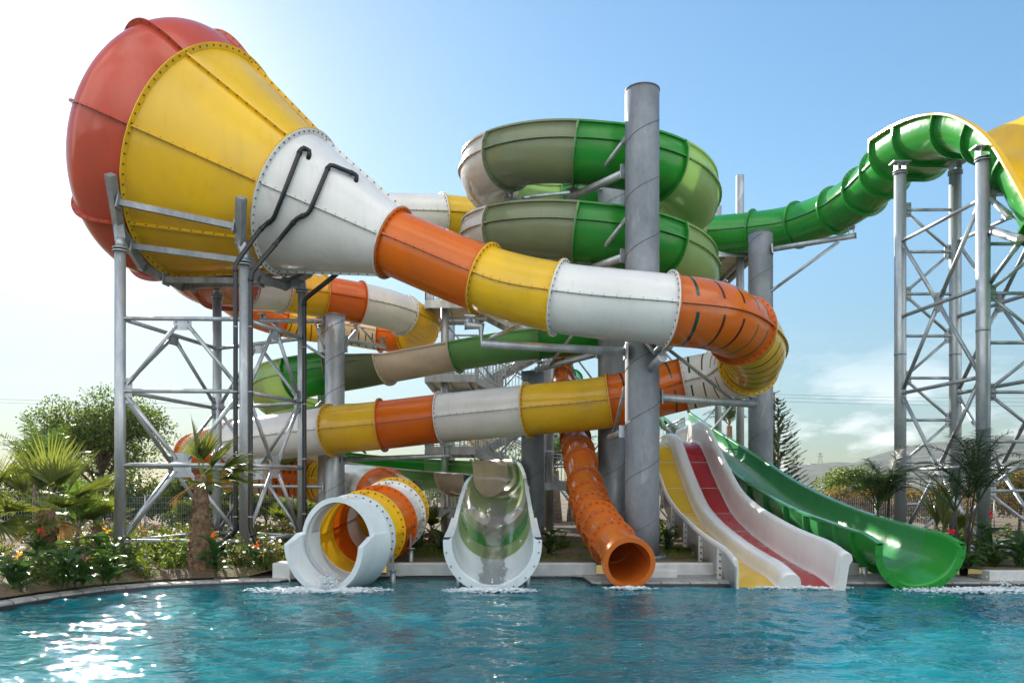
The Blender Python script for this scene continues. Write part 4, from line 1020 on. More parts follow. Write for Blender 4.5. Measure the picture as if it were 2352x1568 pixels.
struct(mb.build('hills', 'hill'))

# ================================================================== PLANTS
def rdir(zmin=-1, zmax=1):
    z = U(zmin, zmax); a = U(0, 2 * math.pi); r = math.sqrt(max(0, 1 - z * z)); return V((r * math.cos(a), r * math.sin(a), z))
def foliage_clumps(mb, clumps, per, size, mats=1, up=.3):
    for c, rad in clumps:
        c = V(c)
        for i in range(per):
            d = rdir(); q = rad * (U(.15, 1) ** .45)
            p = c + V((d.x * q, d.y * q, d.z * q * .8))
            mb.leaf(p, d * .5 + rdir() * .8, rdir() + V((0, 0, up)), size * U(.6, 1.3), size * U(.4, .6), random.randrange(mats), .2)
def tree(name, label, loc, w, h, crown0, nclump, per, leaf, mats, bark='bark_grey', group=None, lean=0, cat='tree', spread=1.0, seed=0, trunk_r=.16):
    random.seed(seed)
    t = thing(name, label, cat, loc, group)
    o = V(loc); tb = MB(); top = o + V((lean, 0, h * .62))
    path = [o + V((0, 0, -.1))] + [o.lerp(top, i / 5) + V((U(-.08, .08), U(-.08, .08), 0)) * w * .3 for i in range(1, 6)]
    tb.pipe(path, [trunk_r * (1.25 - .9 * i / 5) for i in range(6)], 10)
    cl = []
    for i in range(nclump):
        d = rdir(-.75, 1); q = U(.45, 1)
        c = o + V((lean + d.x * w / 2 * q * .8, d.y * w / 2 * q * .8 * spread, crown0 + (h - crown0) * (.5 + .42 * d.z * q)))
        cl.append((c, w * U(.10, .19)))
        if i % 2 == 0:
            s = path[random.choice((2, 3, 4, 5))]; m = s.lerp(c, .5) + V((0, 0, U(-.05, .12) * w))
            tb.pipe([s, m, c], [trunk_r * .45, trunk_r * .28, .015], 6)
    tb.build('trunk', bark, t)
    fm = MB(); foliage_clumps(fm, cl, per, leaf, len(mats)); fm.build('crown', mats, t)
    return t
def g(px, py_ground_Y): return V(((px - CX) / F * py_ground_Y, py_ground_Y, GZ - .05))

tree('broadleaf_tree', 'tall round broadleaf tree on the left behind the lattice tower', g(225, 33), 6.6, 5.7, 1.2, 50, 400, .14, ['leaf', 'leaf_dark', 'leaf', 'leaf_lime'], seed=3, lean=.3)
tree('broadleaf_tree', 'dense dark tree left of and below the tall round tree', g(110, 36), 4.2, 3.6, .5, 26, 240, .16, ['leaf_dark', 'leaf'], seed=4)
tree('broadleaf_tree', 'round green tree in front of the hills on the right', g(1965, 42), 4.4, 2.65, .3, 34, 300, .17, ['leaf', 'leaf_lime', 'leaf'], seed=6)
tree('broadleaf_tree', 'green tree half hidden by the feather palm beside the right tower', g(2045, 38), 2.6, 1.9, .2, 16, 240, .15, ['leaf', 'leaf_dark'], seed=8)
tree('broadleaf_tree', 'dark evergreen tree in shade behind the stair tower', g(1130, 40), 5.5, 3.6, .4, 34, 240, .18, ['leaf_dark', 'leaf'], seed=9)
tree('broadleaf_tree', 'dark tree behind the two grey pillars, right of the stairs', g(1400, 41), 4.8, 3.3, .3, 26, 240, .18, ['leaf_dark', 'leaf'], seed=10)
for i, (px, Y, w, h, m, lab) in enumerate([
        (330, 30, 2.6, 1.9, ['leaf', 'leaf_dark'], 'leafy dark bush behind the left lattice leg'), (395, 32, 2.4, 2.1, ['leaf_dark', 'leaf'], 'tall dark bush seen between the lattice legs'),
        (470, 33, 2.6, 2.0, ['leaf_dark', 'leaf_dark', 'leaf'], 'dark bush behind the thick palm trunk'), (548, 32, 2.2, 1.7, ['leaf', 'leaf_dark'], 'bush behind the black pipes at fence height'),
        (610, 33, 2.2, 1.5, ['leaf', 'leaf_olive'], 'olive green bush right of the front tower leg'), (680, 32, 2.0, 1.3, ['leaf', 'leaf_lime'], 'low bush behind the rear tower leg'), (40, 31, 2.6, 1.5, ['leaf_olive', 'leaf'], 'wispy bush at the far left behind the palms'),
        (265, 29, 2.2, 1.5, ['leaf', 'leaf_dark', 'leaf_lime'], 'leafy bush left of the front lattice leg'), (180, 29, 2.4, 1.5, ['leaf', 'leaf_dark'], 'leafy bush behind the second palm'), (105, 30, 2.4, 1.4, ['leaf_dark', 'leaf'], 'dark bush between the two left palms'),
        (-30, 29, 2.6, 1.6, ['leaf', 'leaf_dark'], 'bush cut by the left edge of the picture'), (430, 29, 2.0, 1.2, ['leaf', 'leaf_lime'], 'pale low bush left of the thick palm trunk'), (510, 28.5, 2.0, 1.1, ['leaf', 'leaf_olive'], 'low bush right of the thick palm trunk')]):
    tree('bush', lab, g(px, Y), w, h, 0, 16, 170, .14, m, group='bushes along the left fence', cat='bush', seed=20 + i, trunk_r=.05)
for i, (px, Y, w, h, m, lab) in enumerate([
        (1780, 34, 2.6, 1.54, ['leaf_dark', 'leaf'], 'dark bush behind the upper green half-pipe'), (1880, 31, 2.4, 1.47, ['leaf_olive', 'leaf'], 'olive bush above the green half-pipe, left of the round tree'),
        (1935, 30, 2.3, 1.66, ['leaf_olive', 'leaf_dry', 'leaf_olive'], 'tawny bush below the round green tree'), (1995, 30, 2.1, 1.54, ['leaf_dry', 'leaf_olive'], 'dry brown bush behind the first feather palm'),
        (2090, 29, 2.4, 1.66, ['leaf_olive', 'leaf_dry'], 'yellow brown bush between the tower legs, left one'), (2150, 29, 2.2, 1.79, ['leaf_dry', 'leaf_olive', 'leaf_olive'], 'yellow brown bush behind the small fan palm'),
        (2215, 29, 2.3, 1.79, ['leaf_olive', 'leaf_dry'], 'tawny bush behind the second feather palm'), (2275, 27, 2.4, 2.24, ['leaf_olive', 'leaf_dry'], 'tall tawny bush right of the front tower leg'), (2340, 27, 2.4, 2.43, ['leaf_olive', 'leaf', 'leaf_dry'], 'tall bush cut by the right edge of the picture')]):
    tree('bush', lab, g(px, Y), w, h, 0, 18, 190, .11, m, group='dry bushes along the right fence', cat='bush', seed=40 + i, trunk_r=.05)

random.seed(55); mb = MB(); cl = []
for i in range(120):
    x = U(-40, -2.5); y = U(52, 60); hh = 2.4 + 1.1 * noise2(x, 3, .25) + U(-.3, .3)
    for z in (.5, 1.4, hh - .5): cl.append(((x + U(-.4, .4), y, z), U(.6, 1.0)))
foliage_clumps(mb, cl, 55, .30, 3)
stuff(mb.build('distant_trees', ['leaf_dark', 'leaf', 'leaf_olive']))

def norfolk(label, loc, h, wb):
    random.seed(5); t = thing('norfolk_pine', label, 'tree', loc); o = V(loc)
    tb = MB(); tb.pipe([o, o + V((0, 0, h))], [.17, .02], 8); tb.build('trunk', 'bark_grey', t)
    fm = MB(); z = 1.0
    while z < h - .1:
        f = 1 - z / h; ln = wb * (.10 + f ** .75); n = 6 if f > .15 else 4; a0 = U(0, 6)
        for k in range(n):
            a = a0 + k * 2 * math.pi / n + U(-.25, .25); d = V((math.cos(a), math.sin(a), .12)); ll = ln * U(.8, 1.1)
            pts = [o + V((0, 0, z)) + d * ll * t_ + V((0, 0, ll * (.22 * t_ * t_ - .22 * t_ * (1 - t_)))) for t_ in (0, .35, .7, 1)]
            fm.pipe(pts, [.025, .02, .014, .008], 5, 1)
            for s in range(int(16 + 44 * ll / 3)):
                q = U(.22, 1); i = min(2, int(q * 3)); p = pts[i].lerp(pts[i + 1], q * 3 - i)
                e = d.cross(V((0, 0, 1))) * random.choice((-1, 1)); 
                fm.blade(p, d * .8 + e * U(.2, .7) + V((0, 0, U(.1, .5))), V((0, 0, 1)), U(.3, .55) * (.5 + .5 * f), .11, -.5, 3, 0)
        z += .34 - .12 * (z / h)
    fm.build('crown', ['leaf_dark', 'bark_grey'], t)
norfolk('dark layered Norfolk pine right of the grey pillar under the green tube', g(1787, 58), 8.4, 2.3)

# ---- palms
def fan_frond(mb, base, d, pet, fan, nb=24, spread=75, mat=0, droop=.35, pmat=1, w=.05):
    d = d.normalized(); tip = base + d * pet + V((0, 0, -pet * .10))
    mb.pipe([base, base.lerp(tip, .5) + V((0, 0, pet * .04)), tip], [.022, .015, .011], 5, pmat, False)
    sd, up = frame(d)
    roll = U(-.5, .5); sd2 = sd * math.cos(roll) + up * math.sin(roll); nn = sd2.cross(d)
    for i in range(nb):
        a = R(lerp(-spread, spread, i / (nb - 1))) + U(-.03, .03)
        e = d * math.cos(a) + sd2 * math.sin(a) + nn * (.10 + .16 * abs(math.sin(a)))
        mb.blade(tip, e, nn + rdir() * .15, fan * (.72 + .28 * math.cos(a)) * U(.88, 1.05), w, droop * U(.4, 1.5), 4, mat, .25, .25)
def palm_trunk(mb, o, h, r0, r1, boots, mat=0):
    pts = [o + V((0, 0, -.1)), o + V((0, 0, h * .12)), o + V((0, 0, h * .5)), o + V((.02, 0, h))]
    mb.pipe(pts, [r0 * 1.05, r0, (r0 + r1) * .5, r1], 14, mat)
    for i in range(boots):
        t = i / boots; a = i * 2.4; z = h * (.03 + .95 * t); r = lerp(r0, r1, t)
        d = V((math.cos(a), math.sin(a), 0)); e = d.cross(V((0, 0, 1)))
        p = o + V((0, 0, z)) + d * (r - .02); q = p + d * r * .28 + V((0, 0, r * .62)) + e * U(-.02, .02)
        wd = r * .34; o_ = len(mb.v)
        mb.v.extend([p - e * wd, p + e * wd, q + e * wd * .5, q - e * wd * .5, p - V((0, 0, r * .15)) - e * wd + d * .015, p - V((0, 0, r * .15)) + e * wd + d * .015, q - d * .035 + V((0, 0, .02))])
        for f in ((0, 1, 2, 3), (4, 5, 1, 0), (4, 3, 2, 5), (0, 3, 4), (1, 5, 2), (3, 6, 2)): mb.face([o_ + x for x in f], mat, False)
def fan_palm(label, loc, h, r0, r1, fronds, boots=70, seed=0, group='fan palms on the left bank', dead=5, w=.05, sp=(50, 72)):
    random.seed(seed); t = thing('fan_palm', label, 'palm', loc, group); o = V(loc)
    tb = MB(); palm_trunk(tb, o, h, r0, r1, boots); tb.build('trunk', 'bark', t)
    c = o + V((.02, 0, h - .03))
    for az, el, pet, fan in fronds:
        fm = MB(); a = R(az); d = V((math.cos(a) * math.cos(R(el)), math.sin(a) * math.cos(R(el)), math.sin(R(el))))
        fan_frond(fm, c + d * .05, d, pet, fan, nb=28, spread=U(*sp), droop=U(.2, .55), w=w); fm.build('frond', ['leaf_palm', 'leaf_lime'], t)
    for i in range(dead):
        fm = MB(); a = U(0, 6.28); d = V((math.cos(a), math.sin(a), U(-1.1, -.3))); fan_frond(fm, c, d, .35, .45, nb=14, spread=40, droop=.9, w=.035); fm.build('dead_frond', ['leaf_dry', 'leaf_dry'], t)
    return t
# az: 0 = right, 90 = away, 180 = left, -90 = to the camera
fan_palm('short fan palm with a thick scaly trunk in front of the lattice tower', V((-5.62, 14.15, .1)), 1.82, .21, .095, [(10, 22, .35, .75), (20, -5, .3, .7), (-20, 38, .25, .6), (170, 75, .35, .8), (100, 68, .3, .7), (-60, -15, .3, .6), (40, 50, .3, .7), (0, 8, .35, .75)], 150, 11, dead=2)
fan_palm('leafy fan palm with yellowing fronds, second from the left', V((-8.25, 13.9, .15)), 1.15, .17, .12, [(95, 84, .5, 1.0), (70, 66, .5, .95), (150, 62, .45, .9), (25, 52, .5, .95), (8, 30, .5, .9), (185, 42, .5, .85), (-30, 12, .4, .75), (-70, -25, .35, .65), (200, 8, .4, .7), (45, 28, .5, .85)], 80, 12, dead=9)
fan_palm('fan palm cut by the left edge, with long drooping fronds', V((-9.15, 13.3, .15)), 1.15, .15, .12, [(0, 5, .5, .85), (15, 55, .45, .85), (-15, -18, .5, .85), (60, 76, .5, .9), (150, 60, .5, .85), (-60, 25, .4, .8), (180, 30, .5, .85)], 60, 13, dead=5)
fan_palm('young fan palm with one small round frond, left of the front lattice leg', V((-8.6, 16.2, .15)), .75, .11, .09, [(-70, 30, .35, .5), (20, 30, .3, .5), (120, 60, .35, .5), (180, 40, .35, .5), (-20, 60, .3, .5)], 40, 14, dead=3)
fan_palm('small bright fan palm far behind the white slide mouth, left of the rear leg', V((-6.6, 22.5, .15)), .55, .15, .12, [(0, 45, .3, .5), (60, 70, .3, .5), (120, 50, .3, .5), (180, 40, .3, .5), (-90, 40, .3, .5), (-40, 20, .3, .45)], 30, 15, dead=3)
fan_palm('small bright fan palm between the left mouth and the middle chute', V((-2.05, 20.0, .15)), .45, .10, .09, [(0, 50, .3, .45), (60, 75, .3, .5), (130, 60, .3, .5), (180, 35, .3, .45), (-90, 40, .3, .45)], 30, 16, dead=4)
fan_palm('small fan palm with narrow folded fronds between the right tower legs', V((8.75, 15.9, .15)), .35, .10, .08, [(80, 82, .5, .95), (100, 68, .5, .9), (172, 22, .55, .8), (188, 12, .5, .75), (60, 55, .45, .75), (20, 50, .4, .6), (-80, 50, .4, .6)], 30, 17, group='palms on the right bank', dead=3, w=.035, sp=(16, 34))

def feather_frond(mb, base, d, ln, leaflet, n=26, droop=1.0, mat=0, w=.03):
    p = V(base); d = d.normalized(); pts = [p.copy()]; ds = [d.copy()]
    k = 10
    for i in range(k):
        p = p + d * ln / k; d = (d + V((0, 0, -droop / k * (.4 + 1.2 * i / k)))).normalized(); pts.append(p.copy()); ds.append(d.copy())
    mb.pipe(pts, [.018 * (1 - .8 * i / k) for i in range(k + 1)], 5, 1, False)
    for i in range(n):
        t = .22 + .76 * i / (n - 1); j = min(k - 1, int(t * k)); q = pts[j].lerp(pts[j + 1], t * k - j); e = ds[j]; sd, up = frame(e)
        for s in (-1, 1):
            m = e * .55 + sd * s * .8 + up * U(-.1, .35)
            mb.blade(q, m, up, leaflet * (.5 + .5 * math.sin(math.pi * min(1, t * .9 + .1))) * U(.85, 1.15), w, U(.5, 1.3), 3, mat, .2)
def feather_palm(label, loc, stems, fronds, ln, leaflet, seed, group, mats=('leaf_deep', 'leaf_deep'), trunk='bark_grey', cat='palm', droop=1.1, tr=.045, w=.03, n=26, name='feather_palm'):
    random.seed(seed); t = thing(name, label, cat, loc, group); o = V(loc)
    for (dx, dy, h, nf) in stems:
        tb = MB(); top = o + V((dx, dy, h)); tb.pipe([o + V((dx * .2, dy * .2, -.1)), o + V((dx * .5, dy * .5, h * .5)), top], [tr * 1.5, tr, tr * .7], 8); tb.build('trunk', trunk, t)
        for i in range(nf):
            a = i * 2.4 + U(-.3, .3); el = R(U(48, 86)); fm = MB()
            feather_frond(fm, top, V((math.cos(a) * math.cos(el), math.sin(a) * math.cos(el), math.sin(el))), ln * U(.75, 1.1), leaflet, n, droop * U(.7, 1.3), 0, w); fm.build('frond', list(mats), t)
    return t
feather_palm('bushy feather palm standing left of the left tower leg', V((8.05, 16.9, .15)), [(0, 0, 1.25, 7), (.14, .1, 1.45, 7), (-.12, .1, 1.05, 6)], 0, 1.0, .34, 31, 'palms on the right bank', mats=('leaf_deep', 'leaf'), droop=2.2, w=.02, n=24, tr=.026, trunk='bark_dark')
feather_palm('tall feather palm with several thin stems in front of the right tower', V((8.4, 14.6, .15)), [(.10, 0, 1.35, 6), (.30, .1, 1.6, 6), (-.10, .1, 1.1, 5), (.22, -.1, 1.25, 6)], 0, 1.3, .36, 32, 'palms on the right bank', droop=1.9, w=.017, n=26, tr=.02, trunk='bark_dark')
feather_palm('slender feather palm behind the fan palms, left of the front lattice leg', V((-8.75, 15.6, .15)), [(.15, 0, .9, 5), (.05, .1, .7, 4)], 0, 1.0, .32, 33, 'feather palms on the left bank', mats=('leaf', 'leaf'), droop=1.6)
feather_palm('wispy feather palm rising behind the palms at the far left edge', V((-14.0, 23.0, .15)), [(0, 0, 2.0, 10), (.4, .2, 1.6, 8)], 0, 1.9, .45, 34, 'feather palms on the left bank', mats=('leaf', 'leaf'), droop=1.5, tr=.07)
for i, (px, Y, h, lab) in enumerate([(1275, 36, 2.4, 'date palm with a stout ringed trunk behind the narrow orange slide'), (1318, 37, 2.6, 'date palm close right of the stout one, behind the orange slide'), (1110, 36, 2.6, 'date palm with brown hanging fronds behind the stairs'), (1675, 46, 5.3, 'tall date palm behind the striped tube and the white slide')]):
    dp = feather_palm(lab, V(g(px, Y)), [(0, 0, h, 16)], 0, 2.1, .42, 50 + i, 'date palms behind the slides', mats=('leaf_dark', 'leaf_dry') if i != 2 else ('leaf_dry', 'leaf_dry'), trunk='bark', droop=1.7, tr=.24, w=.045, n=22, name='date_palm')

# ---- bedding plants
def big_leaf(mb, p, d, ln, w, droop, mat=0):
    mb.blade(p, d, V((0, 0, 1)) if abs(d.normalized().z) < .9 else V((0, -1, 0)), ln, w, droop, 6, mat, 0, .22)
def canna(loc, h, petal, label, group, seed, nl=7, dark=False):
    random.seed(seed); t = thing('canna_plant', label, 'plant', loc, group); o = V(loc); fm = MB(); sb = MB()
    for s in range(2):
        b = o + V((U(-.1, .1), U(-.1, .1), 0)); hh = h * U(.75, 1); top = b + V((U(-.06, .06), U(-.06, .06), hh))
        sb.pipe([b, top], [.014, .008], 6)
        for i in range(nl):
            q = b.lerp(top, .08 + .72 * i / nl); a = i * 2.3 + s; d = V((math.cos(a), math.sin(a), U(.5, 1.3)))
            big_leaf(fm, q, d, U(.32, .5) * (h / .8) ** .5, U(.12, .19), U(.7, 1.7))
    sb.build('stem', 'leaf', t); fm.build('foliage', ['leaf_broad'], t)
    if petal:
        pb = MB()
        for i in range(11):
            d = rdir(-.2, 1); pb.leaf(top + V((0, 0, -.04 + .10 * rnd())) + d * .015, d, rdir(), U(.04, .085), U(.03, .055), 0, .3)
        pb.build('flower', petal, t)
    return t
def shrub_mesh(name, label, loc, h, w, nst, nl, size, mats, petal, group, seed, nfl=8):
    random.seed(seed); t = thing(name, label, 'shrub', loc, group); o = V(loc); fm = MB(); sb = MB(); pb = MB()
    for s in range(nst):
        a = U(0, 6.28); q = w * .5 * math.sqrt(rnd()); top = o + V((math.cos(a) * q, math.sin(a) * q, h * U(.6, 1) * (1 - .25 * q / (w * .5))))
        b = o + V((math.cos(a) * q * .35, math.sin(a) * q * .35, 0)); m = b.lerp(top, .5) + V((U(-.05, .05), U(-.05, .05), 0))
        sb.pipe([b, m, top], [.008, .006, .003], 4, 0, False)
        for i in range(nl):
            f = U(.15, 1.02); p = (b.lerp(m, f * 2) if f < .5 else m.lerp(top, f * 2 - 1)); d = rdir(-.2, .9)
            fm.leaf(p, d, rdir() + V((0, 0, .6)), size * U(.7, 1.3), size * U(.32, .5), random.randrange(len(mats)), .2)
        if petal and s < nfl:
            pb = MB()
            for i in range(7): d = rdir(-.2, 1); pb.leaf(top, d, rdir(), U(.03, .05), .03, 0, .3)
            pb.build('flower', petal, t)
    sb.build('stem', 'leaf', t); fm.build('foliage', mats, t)
    return t
def inbed(x, y):
    for (ax, ay), (bx, by) in zip(E2, E2[1:9]):
        if ay <= y <= by: return x < lerp(ax, bx, (y - ay) / max(1e-6, by - ay)) - .22
    return x < -4.3 and y > 13.9
K0 = V((-8.0, 12.0, .12))
# the flowering cannas one can tell apart
def bedpt(px, Y): return V(((px - CX) / F * Y, Y, .13))
for px, Y, h, pt, lab, sd_ in [(90, 13.2, 1.02, 'petal_red', 'canna with a big red flower at the left, in front of the second palm', 61), (258, 13.6, .95, 'petal_yellow', 'canna with a pale yellow flower right of the second palm', 62), (36, 11.6, .62, 'petal_yellow', 'low canna with a yellow flower at the left edge by the coping', 63),
                              (440, 15.6, .62, 'petal_orange', 'canna with an orange flower left of the thick palm trunk', 64), (500, 13.75, .7, 'petal_orange', 'orange-flowered canna right of the thick palm trunk', 65), (600, 14.6, .55, 'petal_orange', 'orange-flowered canna at the foot of the front tower leg', 66), (180, 12.1, .55, 'petal_pink', 'broad-leaved canna with a small pink flower near the coping', 67),
                              (140, 11.9, .75, None, 'flowerless canna with broad blue green leaves near the coping', 68), (250, 12.5, .72, None, 'flowerless canna with wide dark leaves leaning to the pool', 69), (230, 14.4, .85, None, 'tall flowerless canna behind the yellow flowered one', 70)]:
    canna(bedpt(px, Y), h, pt, lab, 'cannas in the left flower bed', sd_, nl=8)
for px, Y, h, pt, lab, sd_ in [(2200, 15.0, .75, 'petal_red', 'red-flowered canna at the foot of the tall feather palm', 71), (2268, 15.6, .95, 'petal_red', 'tall canna with a large red flower beside the front tower leg', 72), (2290, 14.6, .55, None, 'broad-leaved canna at the right edge behind the kerb', 73), (2340, 14.4, .8, None, 'tall broad-leaved canna cut by the right edge', 74), (2228, 14.3, .42, None, 'low broad-leaved plant right of the green mouth', 75), (2085, 16.2, .6, None, 'broad-leaved plant under the bushy feather palm', 76)]:
    canna(V(((px - CX) / F * Y, Y, GZ - .05)), h, pt, lab, 'cannas in the right flower bed', sd_, nl=7)
for px, Y, h, lab, sd_ in [(1012, 17.2, .72, 'banana-like plant with upright leaves left of the middle chute', 77), (1258, 17.2, .75, 'banana-like plant right of the middle chute', 78), (1540, 18.2, .75, 'bright broad-leaved plant behind the white two-lane slide', 79)]:
    canna(V(((px - CX) / F * Y, Y, GZ - .05)), h, None, lab, 'broad-leaved plants behind the low wall', sd_, nl=6)
GB = 'leafy shrubs filling the left flower bed'
protos = [shrub_mesh('flowering_shrub', 'low leafy shrub with violet flowers in the left flower bed', K0, .55, .75, 15, 24, .085, ['leaf', 'leaf_lime'], 'petal_violet', GB, 81, 3),
          shrub_mesh('leafy_shrub', 'loose green shrub without flowers in the left flower bed', K0 + V((-.6, .8, 0)), .6, .8, 16, 26, .08, ['leaf', 'leaf', 'leaf_lime'], None, GB, 82),
          shrub_mesh('flowering_shrub', 'airy olive shrub with small white flowers in the left flower bed', K0 + V((-.9, 2.2, 0)), .62, .8, 18, 22, .07, ['leaf_lime', 'leaf_olive'], 'petal_white', GB, 83, 7),
          shrub_mesh('flowering_shrub', 'shrub with small pink flowers in the left flower bed', K0 + V((-1.9, 3.2, 0)), .65, .8, 16, 24, .08, ['leaf', 'leaf_lime', 'leaf_olive'], 'petal_pink', GB, 84, 6)]
random.seed(99); placed = [V(p.location) for p in protos]; cnt = 0; tries = 0
while cnt < 105 and tries < 6000:
    tries += 1
    y = 10.4 + 13.5 * rnd() ** 1.2; x = U(-.56 * y - .6, -4.3)
    if y > 15.5 and x > -3.6 * y / 14.6 - .6: continue
    if not inbed(x, y): continue
    if any((V((x, y, 0)) - V((q.x, q.y, 0))).length < .42 for q in placed): continue
    if (V((x, y)) - V((-5.62, 14.15))).length < .45: continue
    i = random.choice((0, 1, 1, 2, 2, 3)); p = protos[i]
    dup(p, (x, y, .12 if y < 14 else GZ - .06), U(0, 6.28), U(.75, 1.2)); placed.append(V((x, y, 0))); cnt += 1
GR = 'leafy shrubs behind the slides and on the right bank'
pr_ = [shrub_mesh('leafy_shrub', 'green shrub behind the low white wall', V((-1.55, 18.4, GZ - .05)), .7, .9, 16, 26, .085, ['leaf', 'leaf_lime'], None, GR, 85), shrub_mesh('flowering_shrub', 'shrub with small pink flowers behind the slides', V((-.95, 19.4, GZ - .05)), .75, .9, 16, 24, .08, ['leaf', 'leaf_lime'], 'petal_pink', GR, 86, 5)]
random.seed(123)
for x, y, s in [(-2.3, 18.8, .9), (-1.2, 20.6, 1.1), (-.6, 18.2, .8), (-2.9, 21.6, 1), (.6, 21, .8), (1.2, 19.2, .7), (3.9, 21, 1), (4.6, 22.5, 1.1), (5.4, 19.5, .9), (5.9, 22.8, 1.1), (8.3, 15.3, .7), (8.9, 14.6, .6), (9.4, 15.4, .9), (9.9, 14.7, .7), (8.6, 17.2, .9), (10.3, 15.6, .9), (10.8, 16.2, 1), (9.3, 17.4, 1), (10.4, 18.2, 1), (8.1, 18.6, .9), (11.5, 18, 1), (8.8, 20.5, 1.1), (10.2, 21.2, 1.1), (12.2, 20.8, 1.1), (-4.6, 22.8, 1), (-3.9, 20.4, .8), (2.2, 23, 1), (6.6, 24.5, 1), (9.6, 23.5, 1.1), (11.6, 23.8, 1.1), (13.4, 22.6, 1.1)]:
    i = random.choice((0, 0, 1)); dup(pr_[i], (x, y, GZ - .05), U(0, 6.28), s)
# ground cover: the uncountable low leaves of both beds
random.seed(7); mb = MB()
for i in range(26000):
    if i < 18000:
        y = 10.2 + 12.5 * rnd() ** 1.4; x = U(-.58 * y - .5, -4.2)
        if not inbed(x, y) or (y > 16 and x > -3.4 * y / 14): continue
        z = .09 if y < 14 else GZ - .06
    else: x = U(7.9, 14); y = U(14.1, 23); z = GZ - .05
    if noise2(x, y, .9) < -.05: continue
    mb.leaf(V((x, y, z)), V((U(-.7, .7), U(-.7, .7), 1)), rdir(), U(.06, .16), U(.02, .05), random.randrange(3), .2)
stuff(mb.build('ground_cover', ['leaf', 'leaf_lime', 'leaf_olive']))
# bare soil of the left bed, next to the coping
mb = MB(); q = [p for p in E2[1:10]]; w_ = offs(q, 2.6)
for i in range(len(q)):
    for j in range(9):
        f = j / 8; x = lerp(q[i][0], w_[i][0], f); y = lerp(q[i][1], w_[i][1], f); mb.v.append((x, y, .085 + .15 * min(1, f * 1.3) + .03 * noise2(x, y, 3) * min(1, f * 4)))
for i in range(len(q) - 1):
    for j in range(8): mb.face([i * 9 + j, (i + 1) * 9 + j, (i + 1) * 9 + j + 1, i * 9 + j + 1], 0, True)
struct(mb.build('soil', 'soil'))

# ---- fences
def fence(label, pts, h, group):
    t = thing('mesh_fence', label, 'fence', pts[0], group)
    for a, b in zip(pts, pts[1:]):
        a = V(a); b = V(b); n = max(1, round((b - a).length / 2.0))
        for k in range(n):
            p = a.lerp(b, k / n); q = a.lerp(b, (k + 1) / n)
            m = MB(); m.pipe([p, p + V((0, 0, h + .06))], .028, 6); m.build('post', 'galv', t)
            m = MB(); d = (q - p)
            for i in range(int(d.length / .07)): s = p + d * (i * .07 / d.length); m.pipe([s + V((0, 0, .06)), s + V((0, 0, h))], .0032, 3, 0, False, False)
            for i in range(int(h / .17) + 1): m.pipe([p + V((0, 0, .06 + i * .17)), q + V((0, 0, .06 + i * .17))], .0042, 3, 0, False, False)
            m.build('mesh_panel', 'galv', t)
fence('wire mesh fence behind the left flower bed and palms', [(-17, 21.5, .2), (-11, 23.5, .2), (-9.2, 25.6, .2), (-3.5, 27.0, .2)], 1.25, 'wire mesh fences')
fence('wire mesh fence in front of the dry bushes on the right', [(6.5, 26.8, .2), (18, 26, .2)], 1.2, 'wire mesh fences')
fence('wire mesh fence between the stair tower and the orange slide', [(-3.4, 32.4, .2), (6.4, 32.6, .2)], 1.5, 'wire mesh fences')

m = MB(); hp_ = [(x, y, .10 + .03 * math.sin(i * 1.7)) for i, (x, y) in enumerate(offs(EDGE, .6)[2:9])]
hq = Path(hp_, 8); m.pipe([hq.at(hq.S[-1] * i / 60)[0] + V((.03 * math.sin(i), .03 * math.cos(i * 1.3), .015)) for i in range(61)], .012, 6); o = m.build('irrigation_hose', 'black_pipe'); tag(o, 'thin black irrigation hose lying on the soil along the curved coping', 'hose'); recentre(o)

# ---- power lines, far houses
def wire(label, a, b, sag, group):
    m = MB(); a = V(a); b = V(b); m.pipe([a.lerp(b, i / 24) + V((0, 0, -sag * 4 * (i / 24) * (1 - i / 24))) for i in range(25)], .011, 4, 0, False); o = m.build('power_line', 'black_pipe'); tag(o, label, 'cable', group); recentre(o)
for i, (y0, y1, lab) in enumerate([(908, 925, 'upper power line crossing the sky on the left'), (914, 938, 'lower power line crossing the sky on the left')]): wire(lab, at(-200, y0, 75), at(700, y1, 85), .3, 'power lines in the sky')
for i, (y0, y1, lab) in enumerate([(905, 913, 'top power line in the sky right of the grey pillar'), (912, 922, 'middle power line in the sky right of the grey pillar'), (921, 931, 'lowest power line in the sky right of the grey pillar')]): wire(lab, at(1776, y0, 70), at(2500, y1, 92), .2, 'power lines in the sky')
t = thing('power_pole', 'thin utility pole carrying the power lines beside the grey pillar', 'pole', (at(1778, 1100, 70).x, 70, 0)); m = MB(); p = at(1778, 900, 70); m.pipe([(p.x, 70, 0), p], .09, 8); m.build('pole', 'bark_grey', t); m = MB(); m.beam(p + V((-.5, 0, -.4)), p + V((.5, 0, .1)), .08, .08); m.build('crossarm', 'bark_grey', t)
t = thing('pylon', 'tiny lattice pylon on the skyline of the hill', 'pylon', at(1884, 1072, 1300)); p = at(1884, 1075, 1300); m = MB()
for x in (-4, 4):
    for y in (-4, 4): m.pipe([p + V((x, y, 0)), p + V((x * .12, y * .12, 26))], .35, 4)
m.build('tower_body', 'bark_grey', t); m = MB(); m.beam(p + V((-6, 0, 20)), p + V((6, 0, 20)), .5, .5); m.beam(p + V((-5, 0, 24)), p + V((5, 0, 24)), .5, .5); m.build('crossarm', 'bark_grey', t)
